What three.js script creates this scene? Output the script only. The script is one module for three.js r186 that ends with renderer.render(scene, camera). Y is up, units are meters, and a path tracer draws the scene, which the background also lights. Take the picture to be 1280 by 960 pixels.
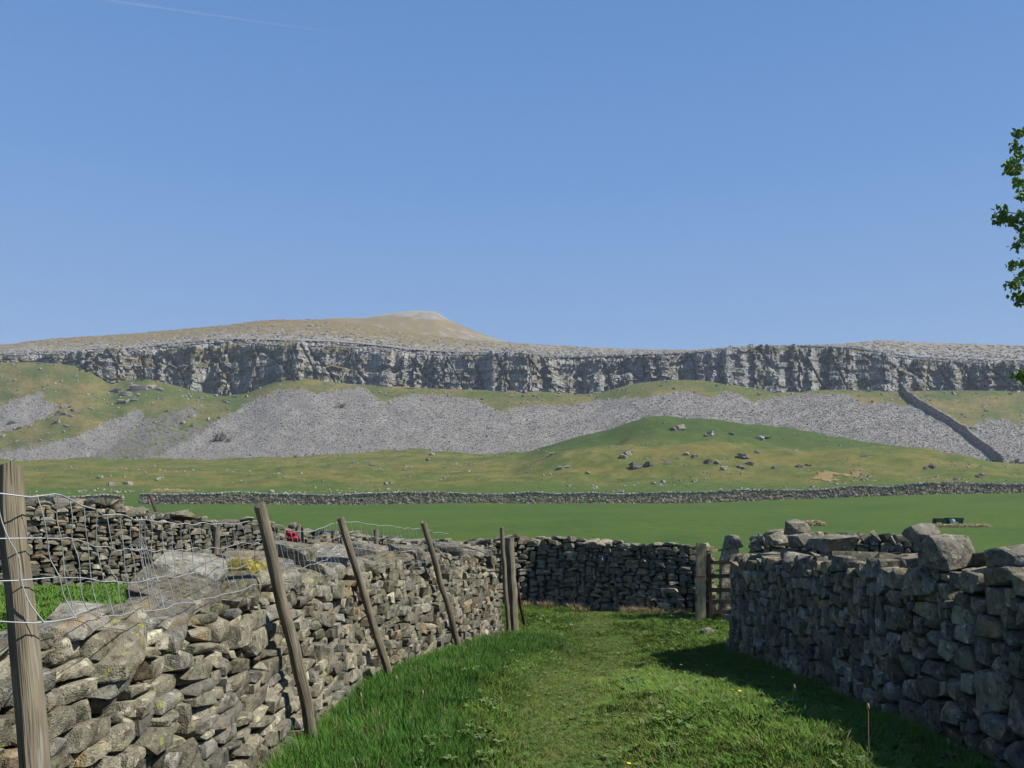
import * as THREE from 'three';
import { ConvexGeometry } from 'three/addons/geometries/ConvexGeometry.js';
import { mergeGeometries, mergeVertices, toCreasedNormals } from 'three/addons/utils/BufferGeometryUtils.js';
import { createNoise2D, createNoise3D, createNoise4D } from 'simplex-noise';

// ------------------------------------------------------------ camera, sky, sun, exposure
const scene = new THREE.Scene();
const F = 1035, PITCH = Math.atan(170 / F), SP = Math.sin(PITCH), CP = Math.cos(PITCH), EYE = 1.6;
const camera = new THREE.PerspectiveCamera(2 * Math.atan(480 / F) * 180 / Math.PI, 4 / 3, 0.1, 40000);
camera.position.set(0, EYE, 0);
camera.lookAt(0, EYE + SP, -CP);
scene.add(camera);
const renderer = new THREE.WebGLRenderer({ antialias: true });
renderer.toneMapping = THREE.LinearToneMapping;
renderer.toneMappingExposure = 1.75;
renderer.shadowMap.enabled = true;

{ // clear spring sky, paler towards the horizon
  const w = 512, h = 256, data = new Float32Array(w * h * 4);
  const stops = [[-1, 0.084, 0.105, 0.105], [-0.02, 0.105, 0.142, 0.174], [0.0, 0.186, 0.27, 0.41], [0.08, 0.169, 0.255, 0.4], [0.2, 0.125, 0.218, 0.382], [0.38, 0.081, 0.177, 0.367], [0.6, 0.055, 0.135, 0.314], [1, 0.036, 0.094, 0.236]];
  for (let j = 0; j < h; j++) {
    const y = Math.sin(((j + .5) / h - .5) * Math.PI);
    let k = 0; while (k < stops.length - 2 && y > stops[k + 1][0]) k++;
    const t = Math.min(1, Math.max(0, (y - stops[k][0]) / (stops[k + 1][0] - stops[k][0])));
    for (let i = 0; i < w; i++) {
      const o = (j * w + i) * 4;
      for (let c = 0; c < 3; c++) data[o + c] = stops[k][c + 1] * (1 - t) + stops[k + 1][c + 1] * t;
      data[o + 3] = 1;
    }
  }
  const t = new THREE.DataTexture(data, w, h, THREE.RGBAFormat, THREE.FloatType);
  t.mapping = THREE.EquirectangularReflectionMapping; t.magFilter = THREE.LinearFilter; t.minFilter = THREE.LinearFilter; t.needsUpdate = true;
  scene.background = t; scene.environment = t;
}
const SUN_AZ = 103 * Math.PI / 180, SUN_EL = 50 * Math.PI / 180;      // to the right, a little behind the camera
const sun = new THREE.DirectionalLight(new THREE.Color(1, .95, .85), 5);
sun.position.set(Math.sin(SUN_AZ) * Math.cos(SUN_EL) * 200, Math.sin(SUN_EL) * 200, -Math.cos(SUN_AZ) * Math.cos(SUN_EL) * 200 - 20);
sun.target.position.set(0, 0, -20);
sun.castShadow = true;
Object.assign(sun.shadow.camera, { left: -60, right: 60, top: 60, bottom: -60, near: 1, far: 600 });
sun.shadow.mapSize.set(4096, 4096);
scene.add(sun, sun.target);
scene.fog = new THREE.FogExp2(new THREE.Color(.72, .82, 1), 0.00028);

// ------------------------------------------------------------ helpers
function mulberry(a) { return () => { a |= 0; a = a + 0x6D2B79F5 | 0; let t = Math.imul(a ^ a >>> 15, 1 | a); t = t + Math.imul(t ^ t >>> 7, 61 | t) ^ t; return ((t ^ t >>> 14) >>> 0) / 4294967296; }; }
const rnd = mulberry(7), n2 = createNoise2D(mulberry(11)), n3 = createNoise3D(mulberry(12)), n4 = createNoise4D(mulberry(13));
const R = (a, b, r = rnd) => a + (b - a) * r();
const clamp = (x, a = 0, b = 1) => Math.min(b, Math.max(a, x));
const sm = (a, b, x) => { const t = clamp((x - a) / (b - a)); return t * t * (3 - 2 * t); };
const mix = (a, b, t) => a + (b - a) * t;
const fbm = (x, y, o = 4) => { let s = 0, a = .5, f = 1; for (let i = 0; i < o; i++) { s += a * n2(x * f, y * f); a *= .5; f *= 2.03; } return s; };
function lut(pts) { // smooth curve through [x, y] points
  return (x) => {
    if (x <= pts[0][0]) return pts[0][1];
    const n = pts.length; if (x >= pts[n - 1][0]) return pts[n - 1][1];
    let i = 0; while (x > pts[i + 1][0]) i++;
    const [x1, y1] = pts[i], [x2, y2] = pts[i + 1], t = (x - x1) / (x2 - x1);
    const m1 = i ? (y2 - pts[i - 1][1]) / (x2 - pts[i - 1][0]) : (y2 - y1) / (x2 - x1);
    const m2 = i < n - 2 ? (pts[i + 2][1] - y1) / (pts[i + 2][0] - x1) : (y2 - y1) / (x2 - x1);
    const h = x2 - x1, t2 = t * t, t3 = t2 * t;
    return (2 * t3 - 3 * t2 + 1) * y1 + (t3 - 2 * t2 + t) * h * m1 + (-2 * t3 + 3 * t2) * y2 + (t3 - t2) * h * m2;
  };
}
// measured bearings and heights: a direction (in survey units px, py) taken out to a forward distance d gives a place
function W(px, py, d) {
  const a = (px - 640) / F, b = (480 - py) / F, t = d / (CP - b * SP);
  return new THREE.Vector3(a * t, EYE + (SP + b * CP) * t, -d);
}
const hAt = (py, d) => { const b = (480 - py) / F; return EYE + (SP + b * CP) / (CP - b * SP) * d; };
const taken = {};
const numbered = (n) => { const k = taken[n] = (taken[n] ?? -1) + 1; return k ? `${n}_${String(k).padStart(3, '0')}` : n; };
function tag(o, label, category, group, kind) {
  if (label) o.userData.label = label;
  if (category) o.userData.category = category;
  if (group) o.userData.group = group;
  if (kind) o.userData.kind = kind;
  return o;
}
function thing(name, label, category, pos = [0, 0, 0], group) {
  const g = new THREE.Group(); g.name = numbered(name); g.position.set(...pos); scene.add(g);
  return tag(g, label, category, group);
}
function mesh(name, geo, mat, parent = scene) {
  const m = new THREE.Mesh(geo, mat); m.name = parent === scene ? numbered(name) : name;
  m.castShadow = m.receiveShadow = true; parent.add(m); return m;
}
function struct(name, geo, mat) { const m = mesh(name, geo, mat); m.userData.kind = 'structure'; return m; }
function dataTex(w, h, fn, srgb = true, rep = true) {
  const d = new Uint8Array(w * h * 4);
  for (let j = 0; j < h; j++) for (let i = 0; i < w; i++) {
    const c = fn(i / w, j / h, i, j), o = (j * w + i) * 4;
    for (let k = 0; k < 3; k++) { const v = clamp(c[k] ?? c[0]); d[o + k] = srgb ? 255 * (v <= .0031308 ? v * 12.92 : 1.055 * Math.pow(v, 1 / 2.4) - .055) : 255 * v; }
    d[o + 3] = 255;
  }
  const t = new THREE.DataTexture(d, w, h); if (srgb) t.colorSpace = THREE.SRGBColorSpace;
  t.magFilter = THREE.LinearFilter; t.minFilter = THREE.LinearMipmapLinearFilter; t.generateMipmaps = true; t.anisotropy = 8;
  if (rep) t.wrapS = t.wrapT = THREE.RepeatWrapping;
  t.needsUpdate = true; return t;
}
// tileable noise on the unit square
function tn(u, v, f, seed = 0) {
  const a = u * 6.28318, b = v * 6.28318, r = f / 6.28318;
  return n4(Math.cos(a) * r + seed, Math.sin(a) * r + seed * 1.7, Math.cos(b) * r - seed, Math.sin(b) * r + seed * .6);
}
function tfbm(u, v, f, seed = 0, o = 4) { let s = 0, a = .5; for (let i = 0; i < o; i++) { s += a * tn(u, v, f, seed + i * 9.1); a *= .55; f *= 2; } return s; }

// ------------------------------------------------------------ the lie of the land
const laneG = lut([[-60, .3], [-8, .1], [0, .05], [6.1, 0], [8.7, -.05], [11.2, -.15], [14.2, -.3], [17.5, -.3], [20, -.27], [30, .02], [60, 1.35], [85, 2.5], [110, 3.68]]);
const leftX = lut([[-6, -1.75], [0, -1.68], [2.9, -1.62], [6.1, -1.5], [8.7, -1.36], [11.2, -.86], [14.3, -.2]]);
const foot = lut([[-400, 612], [-100, 600], [0, 592], [130, 585], [250, 578], [400, 569], [500, 562], [600, 565], [700, 566], [900, 563], [1100, 562], [1210, 577], [1300, 582], [1700, 600]]);
const wallRow = lut([[-400, 634], [190, 630.5], [700, 629], [1000, 624], [1280, 614], [1600, 604]]);
const knollTop = lut([[600, 575], [640, 568], [660, 565], [705, 550], [760, 538], [810, 521.5], [860, 523], [928, 529], [992, 540], [1060, 553], [1100, 558], [1143, 562], [1180, 571], [1220, 580], [1300, 590]]);
const hummock = lut([[640, 590], [700, 567], [760, 560], [830, 557], [900, 556], [960, 561], [1000, 565], [1060, 561], [1130, 561], [1200, 574], [1240, 590]]);
function G(x, d) {
  if (d < 110) {
    let g = laneG(d);
    const near = sm(30, 18, d);
    if (near > 0) {
      g += .86 * sm(leftX(Math.min(d, 14)) - .25, leftX(Math.min(d, 14)) - 1.0, x) * sm(19, 12.5, d);   // field above the lane
      g -= .30 * Math.exp(-((x - 1.7) ** 2 / 1.4 + (d - 12) ** 2 / 7)) - .17 * Math.exp(-((x - 1.7) ** 2 / .9 + (d - 5.8) ** 2 / 5));
      g += .05 * fbm(x * .35, d * .35, 2) * near;
    }
    const k = sm(30, 110, d);
    g += k * (hAt(wallRow(640 + x / Math.max(d, 30) * 1016), 110) - 3.68) + .35 * sm(22, 60, d) * fbm(x * .02, d * .02, 2);
    return g;
  }
  const px = 640 + x / d * 1005;
  const h110 = hAt(wallRow(px), 110), h160 = hAt(mix(602, 597, sm(300, 900, px)), 160), h262 = hAt(foot(px), 262);
  let g = d < 160 ? mix(h110, h160, (d - 110) / 50) : d < 262 ? mix(h160, h262, (d - 160) / 102) : h262 + (d - 262) * .08;
  const b1 = Math.max(0, hAt(hummock(px), 178) - mix(h160, h262, .18)), b2 = Math.max(0, hAt(knollTop(px), 222) - mix(h160, h262, .6));
  g += b1 * Math.exp(-(((d - 180) / 17) ** 2)) * sm(118, 150, d) + b2 * Math.exp(-(((d - 224) / 20) ** 2));
  const ro = sm(120, 160, d);
  g += .35 * sm(110, 125, d) * fbm(x * .02, d * .02, 2) * (1 - ro) + ro * (1.0 * fbm(x * .03, d * .05, 4) + .5 * fbm(x * .12, d * .12, 2));
  return g;
}
function hit(px, py, d0 = 3, d1 = 330) { // where a line of sight meets the ground
  for (let d = d0; d < d1; d *= 1.004) { const p = W(px, py, d); if (p.y <= G(p.x, d)) return new THREE.Vector3(p.x, G(p.x, d), -d); }
  return W(px, py, d1);
}

// ------------------------------------------------------------ materials
const std = (o) => { const m = new THREE.MeshPhysicalMaterial({ roughness: .95, metalness: 0, specularIntensity: .25, ...o }); m.color.multiplyScalar(.62); return m; };   // all base colours on one scale
const grassTex = dataTex(1024, 1024, (u, v) => {
  const a = tfbm(u, v, 6, 3, 5), b = tn(u, v, 90, 5), c = tn(u, v, 180, 8), p = tfbm(u, v, 14, 21, 3);
  const k = 1 + .35 * a + .28 * b + .25 * c, dry = sm(.15, .55, p + .3 * b);
  return [k * mix(.72, 1.25, dry), k * mix(.8, .92, dry), k * mix(.62, .75, dry)];
});
const grassBump = dataTex(512, 512, (u, v) => [.5 + .25 * tn(u, v, 70, 31) + .2 * tn(u, v, 140, 33) + .2 * tn(u, v, 20, 35)], false);
const stoneBump = dataTex(512, 512, (u, v) => {
  const r = tfbm(u, v, 8, 41, 4), g = tn(u, v, 60, 43), h = tn(u, v, 150, 44);
  return [.5 + .5 * r + .16 * g + .13 * h];
}, false);
function stoneTex(seed, white, yellow, ochre) {
  return dataTex(512, 512, (u, v) => {
    const a = tfbm(u, v, 5, seed, 4), g = tn(u, v, 70, seed + 2), f = tn(u, v, 160, seed + 4);
    let k = .82 + .75 * a + .2 * g + .17 * f; const c = [k, k * .985, k * .93];
    const o = sm(.02, .25, tfbm(u, v, 4, seed + 17, 3)) * ochre; c[0] *= 1 + .22 * o; c[2] *= 1 - .35 * o; c[1] *= 1 - .04 * o;
    const edge = .1 * g + .12 * f;
    const w = sm(.215, .28, tfbm(u, v, 8, seed + 30, 2) + edge) * white, y = sm(.28, .33, tfbm(u, v, 9, seed + 50, 2) + edge) * yellow;
    const d = sm(.14, .3, tfbm(u, v, 12, seed + 70, 2)) * .45;
    for (let i = 0; i < 3; i++) c[i] = mix(c[i] * (1 - d), [1.75, 1.72, 1.66][i], w * .8);
    for (let i = 0; i < 3; i++) c[i] = mix(c[i], [1.35, 1.5, .35][i], y * .8);
    return [c[0] * .56, c[1] * .56, c[2] * .56];
  });
}
const stoneMats = [[1, .8, 0, .2], [2, 1, .2, .15], [3, .7, 1, .2], [4, .5, .1, .8]].map(([s, w, y, o]) =>
  std({ map: stoneTex(s * 13, w, y, o), bumpMap: stoneBump, bumpScale: .014, vertexColors: true, roughness: .93 }));
const limeMat = std({ vertexColors: true, roughness: .95, bumpMap: stoneBump, bumpScale: .05 });
const woodTex = dataTex(256, 1024, (u, v) => {
  const g = tn(u, v * .25, 30, 3) * .38 + tn(u, v * .16, 70, 5) * .3 + tn(u, v, 40, 6) * .15, a = tfbm(u, v, 5, 9, 4) * 1.5, cr = sm(.5, .62, tn(u * 1, v * .1, 30, 15));
  const k = (.9 + .3 * g + .4 * a) * (1 - .55 * cr), w = sm(.24, .36, tfbm(u, v * .5, 9, 27, 2));
  return [mix(k * .62, 1, w * .5), mix(k * .54, .98, w * .5), mix(k * .40, .9, w * .5)];
});
const woodBump = dataTex(256, 512, (u, v) => [.5 + .3 * tn(u, v * .25, 46, 3) + .2 * tn(u, v * .12, 90, 5) - .3 * sm(.5, .62, tn(u, v * .1, 30, 15))], false);
const wood = std({ map: woodTex, bumpMap: woodBump, bumpScale: .006, color: new THREE.Color(.40, .395, .38) });
const woodDark = std({ map: woodTex, bumpMap: woodBump, bumpScale: .004, color: new THREE.Color(.16, .14, .12) });
const woodPale = std({ map: woodTex, bumpMap: woodBump, bumpScale: .004, color: new THREE.Color(.85, .76, .6) });
const wireMat = std({ color: new THREE.Color(.52, .55, .58), roughness: .55, metalness: .35 });
const rust = std({ color: new THREE.Color(.13, .06, .035), roughness: .9 });

// ------------------------------------------------------------ ground sheet
{
  const rows = [], cols = 340;
  for (let d = -60; d < 0; d += 6) rows.push(d);
  for (let d = 0; d < 22; d += .16) rows.push(d);
  for (let d = 22; d < 300;) { rows.push(d); d += d < 110 ? d * .011 : 1.0; }
  rows.push(320, 340);
  const pos = [], uv = [], col = [], idx = [];
  rows.forEach((d) => {
    for (let i = 0; i <= cols; i++) {
      const q = (i / cols * 2 - 1), x = (q * .62 + q * q * q * .75) * (Math.max(d, 0) + 9);
      pos.push(x, G(x, d), -d); uv.push(x / 5, d / 5);
      // what grows there: lush lane, worn path, improved meadow, rough tan pasture
      let c = [.060, .092, .022];
      const far = sm(18, 26, d);
      const m = fbm(x * .05, d * .05, 3), m2 = fbm(x * .4, d * .18, 2), mead = [.076 + .02 * m + .016 * m2, .122 + .018 * m + .014 * m2, .025];
      c = c.map((k, j) => mix(k, mead[j], far));
      if (d < 18) {
        const pc = mix(.5, 1.7, sm(8, 15, d)), on = sm(.75, .2, Math.abs(x - pc) + .25 * fbm(x * 1.3, d * .9, 3));
        c = c.map((k, j) => mix(k, [.095, .14, .035][j], on * .6));
      }
      if (d > 105) {
        const t = sm(124, 160, d + 14 * fbm(x * .03, d * .03, 3)), v = fbm(x * .035 + 5, d * .06, 4), w = fbm(x * .15 + 9, d * .2, 3);
        const px = 640 + x / d * 1005, green = sm(196, 214, d) * sm(600, 700, px) * sm(1180, 1080, px);
        const w3 = n2(x * .45, d * .3), tan = clamp(.5 + 1.1 * v + .6 * w + .15 * w3) * (1 - .75 * green);
        const rough = [mix(.098, .185, tan), mix(.126, .152, tan), mix(.03, .052, tan)];
        const lush = [.055, .094, .02];
        c = c.map((k, j) => mix(k, mix(rough[j], lush[j], green * .8) * (1 + .16 * w + .14 * w3), t));
      }
      col.push(...c);
    }
  });
  for (let j = 0; j < rows.length - 1; j++) for (let i = 0; i < cols; i++) {
    const a = j * (cols + 1) + i, b = a + cols + 1; idx.push(a, a + 1, b + 1, a, b + 1, b);
  }
  const g = new THREE.BufferGeometry();
  g.setAttribute('position', new THREE.Float32BufferAttribute(pos, 3)); g.setAttribute('uv', new THREE.Float32BufferAttribute(uv, 2));
  g.setAttribute('color', new THREE.Float32BufferAttribute(col, 3)); g.setIndex(idx); g.computeVertexNormals();
  struct('ground', g, std({ map: grassTex, bumpMap: grassBump, bumpScale: .05, vertexColors: true, color: new THREE.Color(1.25, 1.25, 1.25) }));
}

// ------------------------------------------------------------ the limestone hill
const PX0 = -420, PX1 = 1720;
const cliffBase = lut([[-420, 445], [-100, 450], [0, 452], [54, 452], [90, 455], [118, 460], [148, 474], [190, 473], [215, 478], [269, 491], [312, 491], [345, 478], [380, 472], [430, 478], [500, 482], [555, 485], [666, 488], [738, 491], [795, 478], [860, 474], [935, 483], [964, 489], [1036, 486], [1118, 488], [1180, 487], [1258, 488], [1400, 492], [1720, 500]]);
const cliffTop = lut([[-420, 442], [-100, 446], [0, 445], [54, 443], [90, 443], [128, 440], [170, 440], [215, 434], [279, 428], [353, 432], [430, 435], [544, 444], [630, 444], [698, 447], [795, 444], [860, 441], [928, 435], [1000, 433], [1054, 435], [1090, 440], [1122, 448], [1180, 453], [1258, 455], [1400, 460], [1720, 470]]);
const skyline = lut([[-420, 445], [-100, 436], [0, 432], [67, 424], [168, 417], [279, 407], [336, 400.5], [403, 400], [454, 405], [520, 416], [580, 424], [630, 428], [713, 433], [770, 436], [860, 438], [928, 433.5], [1000, 432], [1054, 430], [1097, 425.5], [1143, 428], [1280, 432], [1400, 436], [1720, 440]]);
const screeTop = lut([[345, 489], [385, 487], [400, 492], [447, 484], [462, 487], [476, 499], [488, 502], [519, 494], [558, 496], [590, 499], [612, 508], [630, 514], [645, 510], [666, 506], [705, 507], [760, 499], [820, 495], [849, 489], [881, 497], [910, 491], [926, 497], [939, 504], [952, 499], [971, 495], [1043, 493], [1062, 500], [1072, 506], [1090, 503], [1125, 507]]);
const hillWallX = lut([[486, 1120], [500, 1128], [512, 1145], [525, 1165], [540, 1188], [556, 1206], [568, 1220], [582, 1236]]);
function inPoly(p, x, y) { let k = false; for (let i = 0, j = p.length - 1; i < p.length; j = i++) if ((p[i][1] > y) !== (p[j][1] > y) && x < (p[j][0] - p[i][0]) * (y - p[i][1]) / (p[j][1] - p[i][1]) + p[i][0]) k = !k; return k; }
const streaks = [[[-40, 525], [0, 512], [40, 495], [68, 490], [60, 500], [85, 506], [75, 520], [40, 535], [0, 548], [-40, 560]],
  [[186, 511], [189, 520], [175, 540], [150, 562], [105, 582], [60, 590], [0, 592], [-60, 596], [-60, 575], [60, 560], [112, 545], [150, 525]]];
const rubble = [[-60, 575], [30, 560], [110, 548], [150, 541], [200, 522], [252, 507], [258, 514], [225, 541], [296, 522], [310, 578], [100, 592], [-60, 600]];
function screeAt(px, py) { // 0 grass .. 1 bare scree
  const e = 5 * fbm(px * .06, py * .08, 3) + 3 * n2(px * .3, py * .3), x = px + e, y = py + e * .7;
  if (px > hillWallX(py) && px > 1118) {
    const top = lut([[1196, 560], [1203, 540], [1212, 527], [1240, 524], [1262, 531], [1285, 522], [1340, 520], [1400, 535], [1720, 540]])(x);
    return x > 1198 && y > top && y < 579 ? 1 : 0;
  }
  const left = lut([[484, 352], [490, 345], [503, 320], [520, 291], [550, 246], [577, 200], [600, 180]])(y);
  if (x > left && px < 1240) return x < 345 ? 1 : y > screeTop(Math.min(x, 1125)) ? 1 : 0;
  for (const s of streaks) if (inPoly(s, x, y)) return .95;
  if (inPoly(rubble, x, y)) return n2((px + py * 1.1) * .05, (py - px * .55) * .16) + .5 * n2(px * .2, py * .25) > -.34 ? .8 : 0;
  return 0;
}
const LINES = { foot: (p) => foot(p) + 6, base: (p) => cliffBase(p), top: (p) => cliffTop(p) };
const slopeD = (v) => 256 + 66 * v;                                         // v: 0 at the foot, 1 at the cliff
function slopeP(px, v) {
  const a = hAt(foot(px) + 3, 256), b = hAt(cliffBase(px) + 1, 322);
  const h = mix(a, b, .86 * v + .14 * v * v * (3 - 2 * v)) + 1.1 * fbm(px * .02, v * 6, 4) * Math.sin(Math.PI * clamp(v)) ;
  const d = slopeD(v); return new THREE.Vector3((px - 640) / 1005 * d, h, -d);
}
function grid(nu, nv, f) {
  const pos = [], uv = [], idx = [];
  for (let j = 0; j <= nv; j++) for (let i = 0; i <= nu; i++) { const p = f(i / nu, j / nv); pos.push(p.x, p.y, p.z); uv.push(i / nu, j / nv); }
  for (let j = 0; j < nv; j++) for (let i = 0; i < nu; i++) { const a = j * (nu + 1) + i, b = a + nu + 1; idx.push(a, a + 1, b + 1, a, b + 1, b); }
  const g = new THREE.BufferGeometry();
  g.setAttribute('position', new THREE.Float32BufferAttribute(pos, 3)); g.setAttribute('uv', new THREE.Float32BufferAttribute(uv, 2)); g.setIndex(idx); g.computeVertexNormals(); return g;
}
const pyOf = (v, px) => mix(foot(px) + 3, cliffBase(px) + 1, .03 + .97 * Math.pow(v, .9));
{ // slopes below the cliff
  const g = grid(700, 60, (u, v) => slopeP(mix(PX0, PX1, u), v));
  const tex = dataTex(2048, 512, (u, v) => {
    const px = mix(PX0, PX1, u), P = slopeP(px, v), t = -P.z, el = (P.y - EYE) / t; // angle of the spot
    const py = 480 - F * Math.tan(Math.atan(el) - PITCH);
    const s = screeAt(px, py), f = n2(px * .55, py * .7), f2 = n2(px * 1.3 + 40, py * 1.4), b = fbm(px * .02 + 3, py * .04, 3);
    if (s > 0) { const k = (.255 + .05 * b + .04 * f + .04 * f2) * (s > .9 ? 1 : .68); return [k, k * .95, k * .88]; }
    const tan = clamp(.50 + .9 * fbm(px * .012 + 7, py * .04, 4) + .25 * f * .6 - .3 * sm(120, 40, Math.abs(px - 240)) - .18 * sm(.75, .95, v)), q = 1 + .16 * f + .14 * f2 + .2 * n2(px * .16 + 60, py * .28) + .14 * fbm(px * .05, py * .1 + 30, 2);
    return [mix(.085, .20, tan) * q, mix(.115, .162, tan) * q, mix(.03, .062, tan) * q];
  }, true, false);
  struct('hillside', g, std({ map: tex }));
}
{ // the scar: jointed limestone in columns and beds, bays and gullies
  const r = mulberry(99);
  const edges = []; let x = -740; while (x < 620) { edges.push(x); x += R(.7, 2.3, r) * (r() < .15 ? 2 : 1); }
  const cell = (x) => { let a = 0, b = edges.length - 1; while (b - a > 1) { const m = (a + b) >> 1; if (edges[m] <= x) a = m; else b = m; } return a; };
  const hsh = (i, k) => { const s = Math.sin(i * 127.1 + k * 311.7) * 43758.5453; return s - Math.floor(s); };
  const beds = [0, .1, .19, .3, .38, .5, .58, .7, .8, .9, 1.01];
  const bay = (x) => 9 * fbm(x * .018 + 4, 1.3, 2) + 4.5 * fbm(x * .06 + 9, 4.1, 3);
  const NU = 2600, NV = 58, CAP = 54 / 58;
  const f = (u, vv) => {
    const v = Math.min(1, vv / CAP), cap = Math.max(0, (vv - CAP) / (1 - CAP));
    const px = mix(PX0, PX1, u), X0 = (px - 640) / 1005 * 325;
    const hb = hAt(cliffBase(px) + 2.5, 321) + 2.2 * fbm(X0 * .06 + 8, 2.2, 3) - 1.2, ht = hAt(cliffTop(px), 329) + 1.7 * fbm(X0 * .07 + 3, 5.2, 3), y = mix(hb, ht, v) + (v > .9 ? 1.4 * (hsh(cell(X0), 31) - .5) * sm(.9, 1, v) : 0);
    let k = 0; while (v >= beds[k + 1]) k++;
    if (cap > 0) k = 9;
    const sh = 1.6 * n2(X0 * .1, k * 3.7), c = cell(X0 + sh), c2 = cell((X0 + sh) * .37 + 50);
    const full = clamp((ht - hb) / 9);
    let off = bay(X0) + (hsh(c, 1) - .5) * 4.2 + (hsh(c, k + 5) - .5) * .9 + (hsh(c2, k) - .5) * 1.2;
    const led = .35 + .4 * (.5 + .5 * n2(X0 * .02, 3.3)), shelf = 4.2 * sm(-.1, .5, n2(X0 * .022 + 6, 9.1)); off += -5.2 * v - shelf * sm(led, led + .07, v) + (v > .5 ? -1.2 * hsh(c2, 77) : 0) - (hsh(k, 9)) * 1.0;                     // leans and steps back
    const gul = Math.abs(n2(X0 * .05 + .4 * v, 7.7 + v * .3)); off -= 2.6 * sm(.1, 0, gul);
    off += .25 * n2(X0 * .9, y * .9);
    off *= mix(.35, 1, full);
    const d = mix(325 - off, 352, cap), yy = mix(y, hAt(mix(cliffTop(px) + 1, skyline(px), .28), 352) - .5, cap) + (cap > 0 && cap < 1 ? .7 * n2(X0 * .5, cap * 9) : 0); return new THREE.Vector3(X0 * d / 325 + .25 * n2(y * .5, X0 * .4), yy, -d);
  };
  const g = grid(NU, NV, f);
  const tex = dataTex(2048, 256, (u, v) => {
    const px = mix(PX0, PX1, u), X = (px - 640) / 3.1, y = v * 18;
    const bl = .5 + .5 * n2(X * .9, y * .16), fine = n2(X * 2.2, y * 1.4), b = fbm(X * .05, y * .2, 3);
    let k = .30 + .22 * (bl - .5) + .06 * fine + .06 * b, c = [k, k * .975, k * .92];
    const led = .35 + .4 * (.5 + .5 * n2(X * .02, 3.3)), onShelf = sm(-.1, .3, n2(X * .022 + 6, 9.1)) * sm(.06, .01, Math.abs(v / .93 - led - .04));
    const gr = sm(.16, .32, fbm(X * .05 + 20, y * .3, 4) + (px < 440 ? .2 : px > 1110 ? .14 : .02) + .14 * fine + .4 * onShelf);
    const tn_ = .5 + .5 * n2(X * .05, y * .1);
    return c.map((q, i) => mix(q, [mix(.10, .17, tn_), mix(.115, .14, tn_), .045][i], gr * .85));
  }, true, false);
  struct('limestone_cliff', toCreasedNormals(g.toNonIndexed(), .6), std({ map: tex, bumpMap: stoneBump, bumpScale: .0 }));
}
{ // moor and limestone pavement above the cliff, then the far summit
  const g = grid(900, 70, (u, v) => {
    const px = mix(PX0, PX1, u), q = v;
    const d0 = 346, dS = 450, d = q < .8 ? mix(d0, dS, q / .8) : mix(dS, 620, (q - .8) / .2);
    const t = q / .8, pyS = mix(cliffTop(px) + 1, skyline(px), clamp(.24 + .76 * Math.pow(clamp(t), .85)));
    let h = hAt(pyS, Math.min(d, dS)); if (q > .8) h -= (q - .8) * 60;
    h += (.9 * fbm(px * .05, q * 30, 3) + .6 * Math.max(0, n2(px * .16, q * 60))) * sm(0, .12, q) * sm(1, .7, q);
    return new THREE.Vector3((px - 640) / 1005 * d, h, -d);
  });
  const tex = dataTex(2048, 256, (u, v) => {
    const px = mix(PX0, PX1, u), t = v / .8, f = n2(px * .5, v * 130), s = fbm(px * .022 + 2, v * 22, 4), s2 = n2(px * .12, v * 70);
    const lime = sm(.05, .2, s + .35 * s2 + .2 * f * .6 + mix(-.08, .2, sm(480, 760, px)) + .35 * sm(.28, .08, t) - .26 * sm(.3, .6, t) * sm(700, 520, px) + (px < 60 ? .2 : 0));
    const k = .27 + .07 * f, q = .86 + .14 * f + .25 * fbm(px * .03, v * 40, 2);
    return [mix(.235 * q, k, lime), mix(.185 * q, k * .975, lime), mix(.085 * q, k * .93, lime)];
  }, true, false);
  struct('moor_plateau', g, std({ map: tex }));
  const peak = lut([[330, 430], [380, 406], [415, 397.5], [454, 397], [480, 392.5], [508, 388.5], [530, 388.5], [546, 390.5], [560, 399], [580, 408], [605, 418], [640, 429], [700, 445]]);
  const g2 = grid(220, 40, (u, v) => {
    const px = mix(330, 700, u), d = mix(455, 985, v), crest = hAt(peak(px), 720), k = d < 720 ? Math.pow(sm(440, 720, d), .8) : sm(990, 720, d);
    const h = (d < 720 ? hAt(mix(skyline(px) + 5, peak(px), k), d) : mix(hAt(skyline(px) + 5, 455), crest, k)) + .8 * fbm(px * .05, v * 12, 3) * k * (1 - .5 * k);
    return new THREE.Vector3((px - 640) / 1005 * d, h, -d);
  });
  const tex2 = dataTex(512, 128, (u, v) => {
    const px = mix(330, 700, u), f = n2(px * .6, v * 80), py = peak(px) + (.5 - v) * 80;
    const lime = sm(-.1, .4, .7 * fbm(px * .03, v * 9, 3) + .3 * f + mix(.45, -.3, sm(396, 412, py)) + .4 * sm(418, 428, py)), k = .29 + .05 * f, q = .92 + .1 * f;
    return [mix(.24 * q, k, lime), mix(.19 * q, k * .97, lime), mix(.09 * q, k * .92, lime)];
  }, true, false);
  struct('far_summit', g2, std({ map: tex2 }));
}

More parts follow.
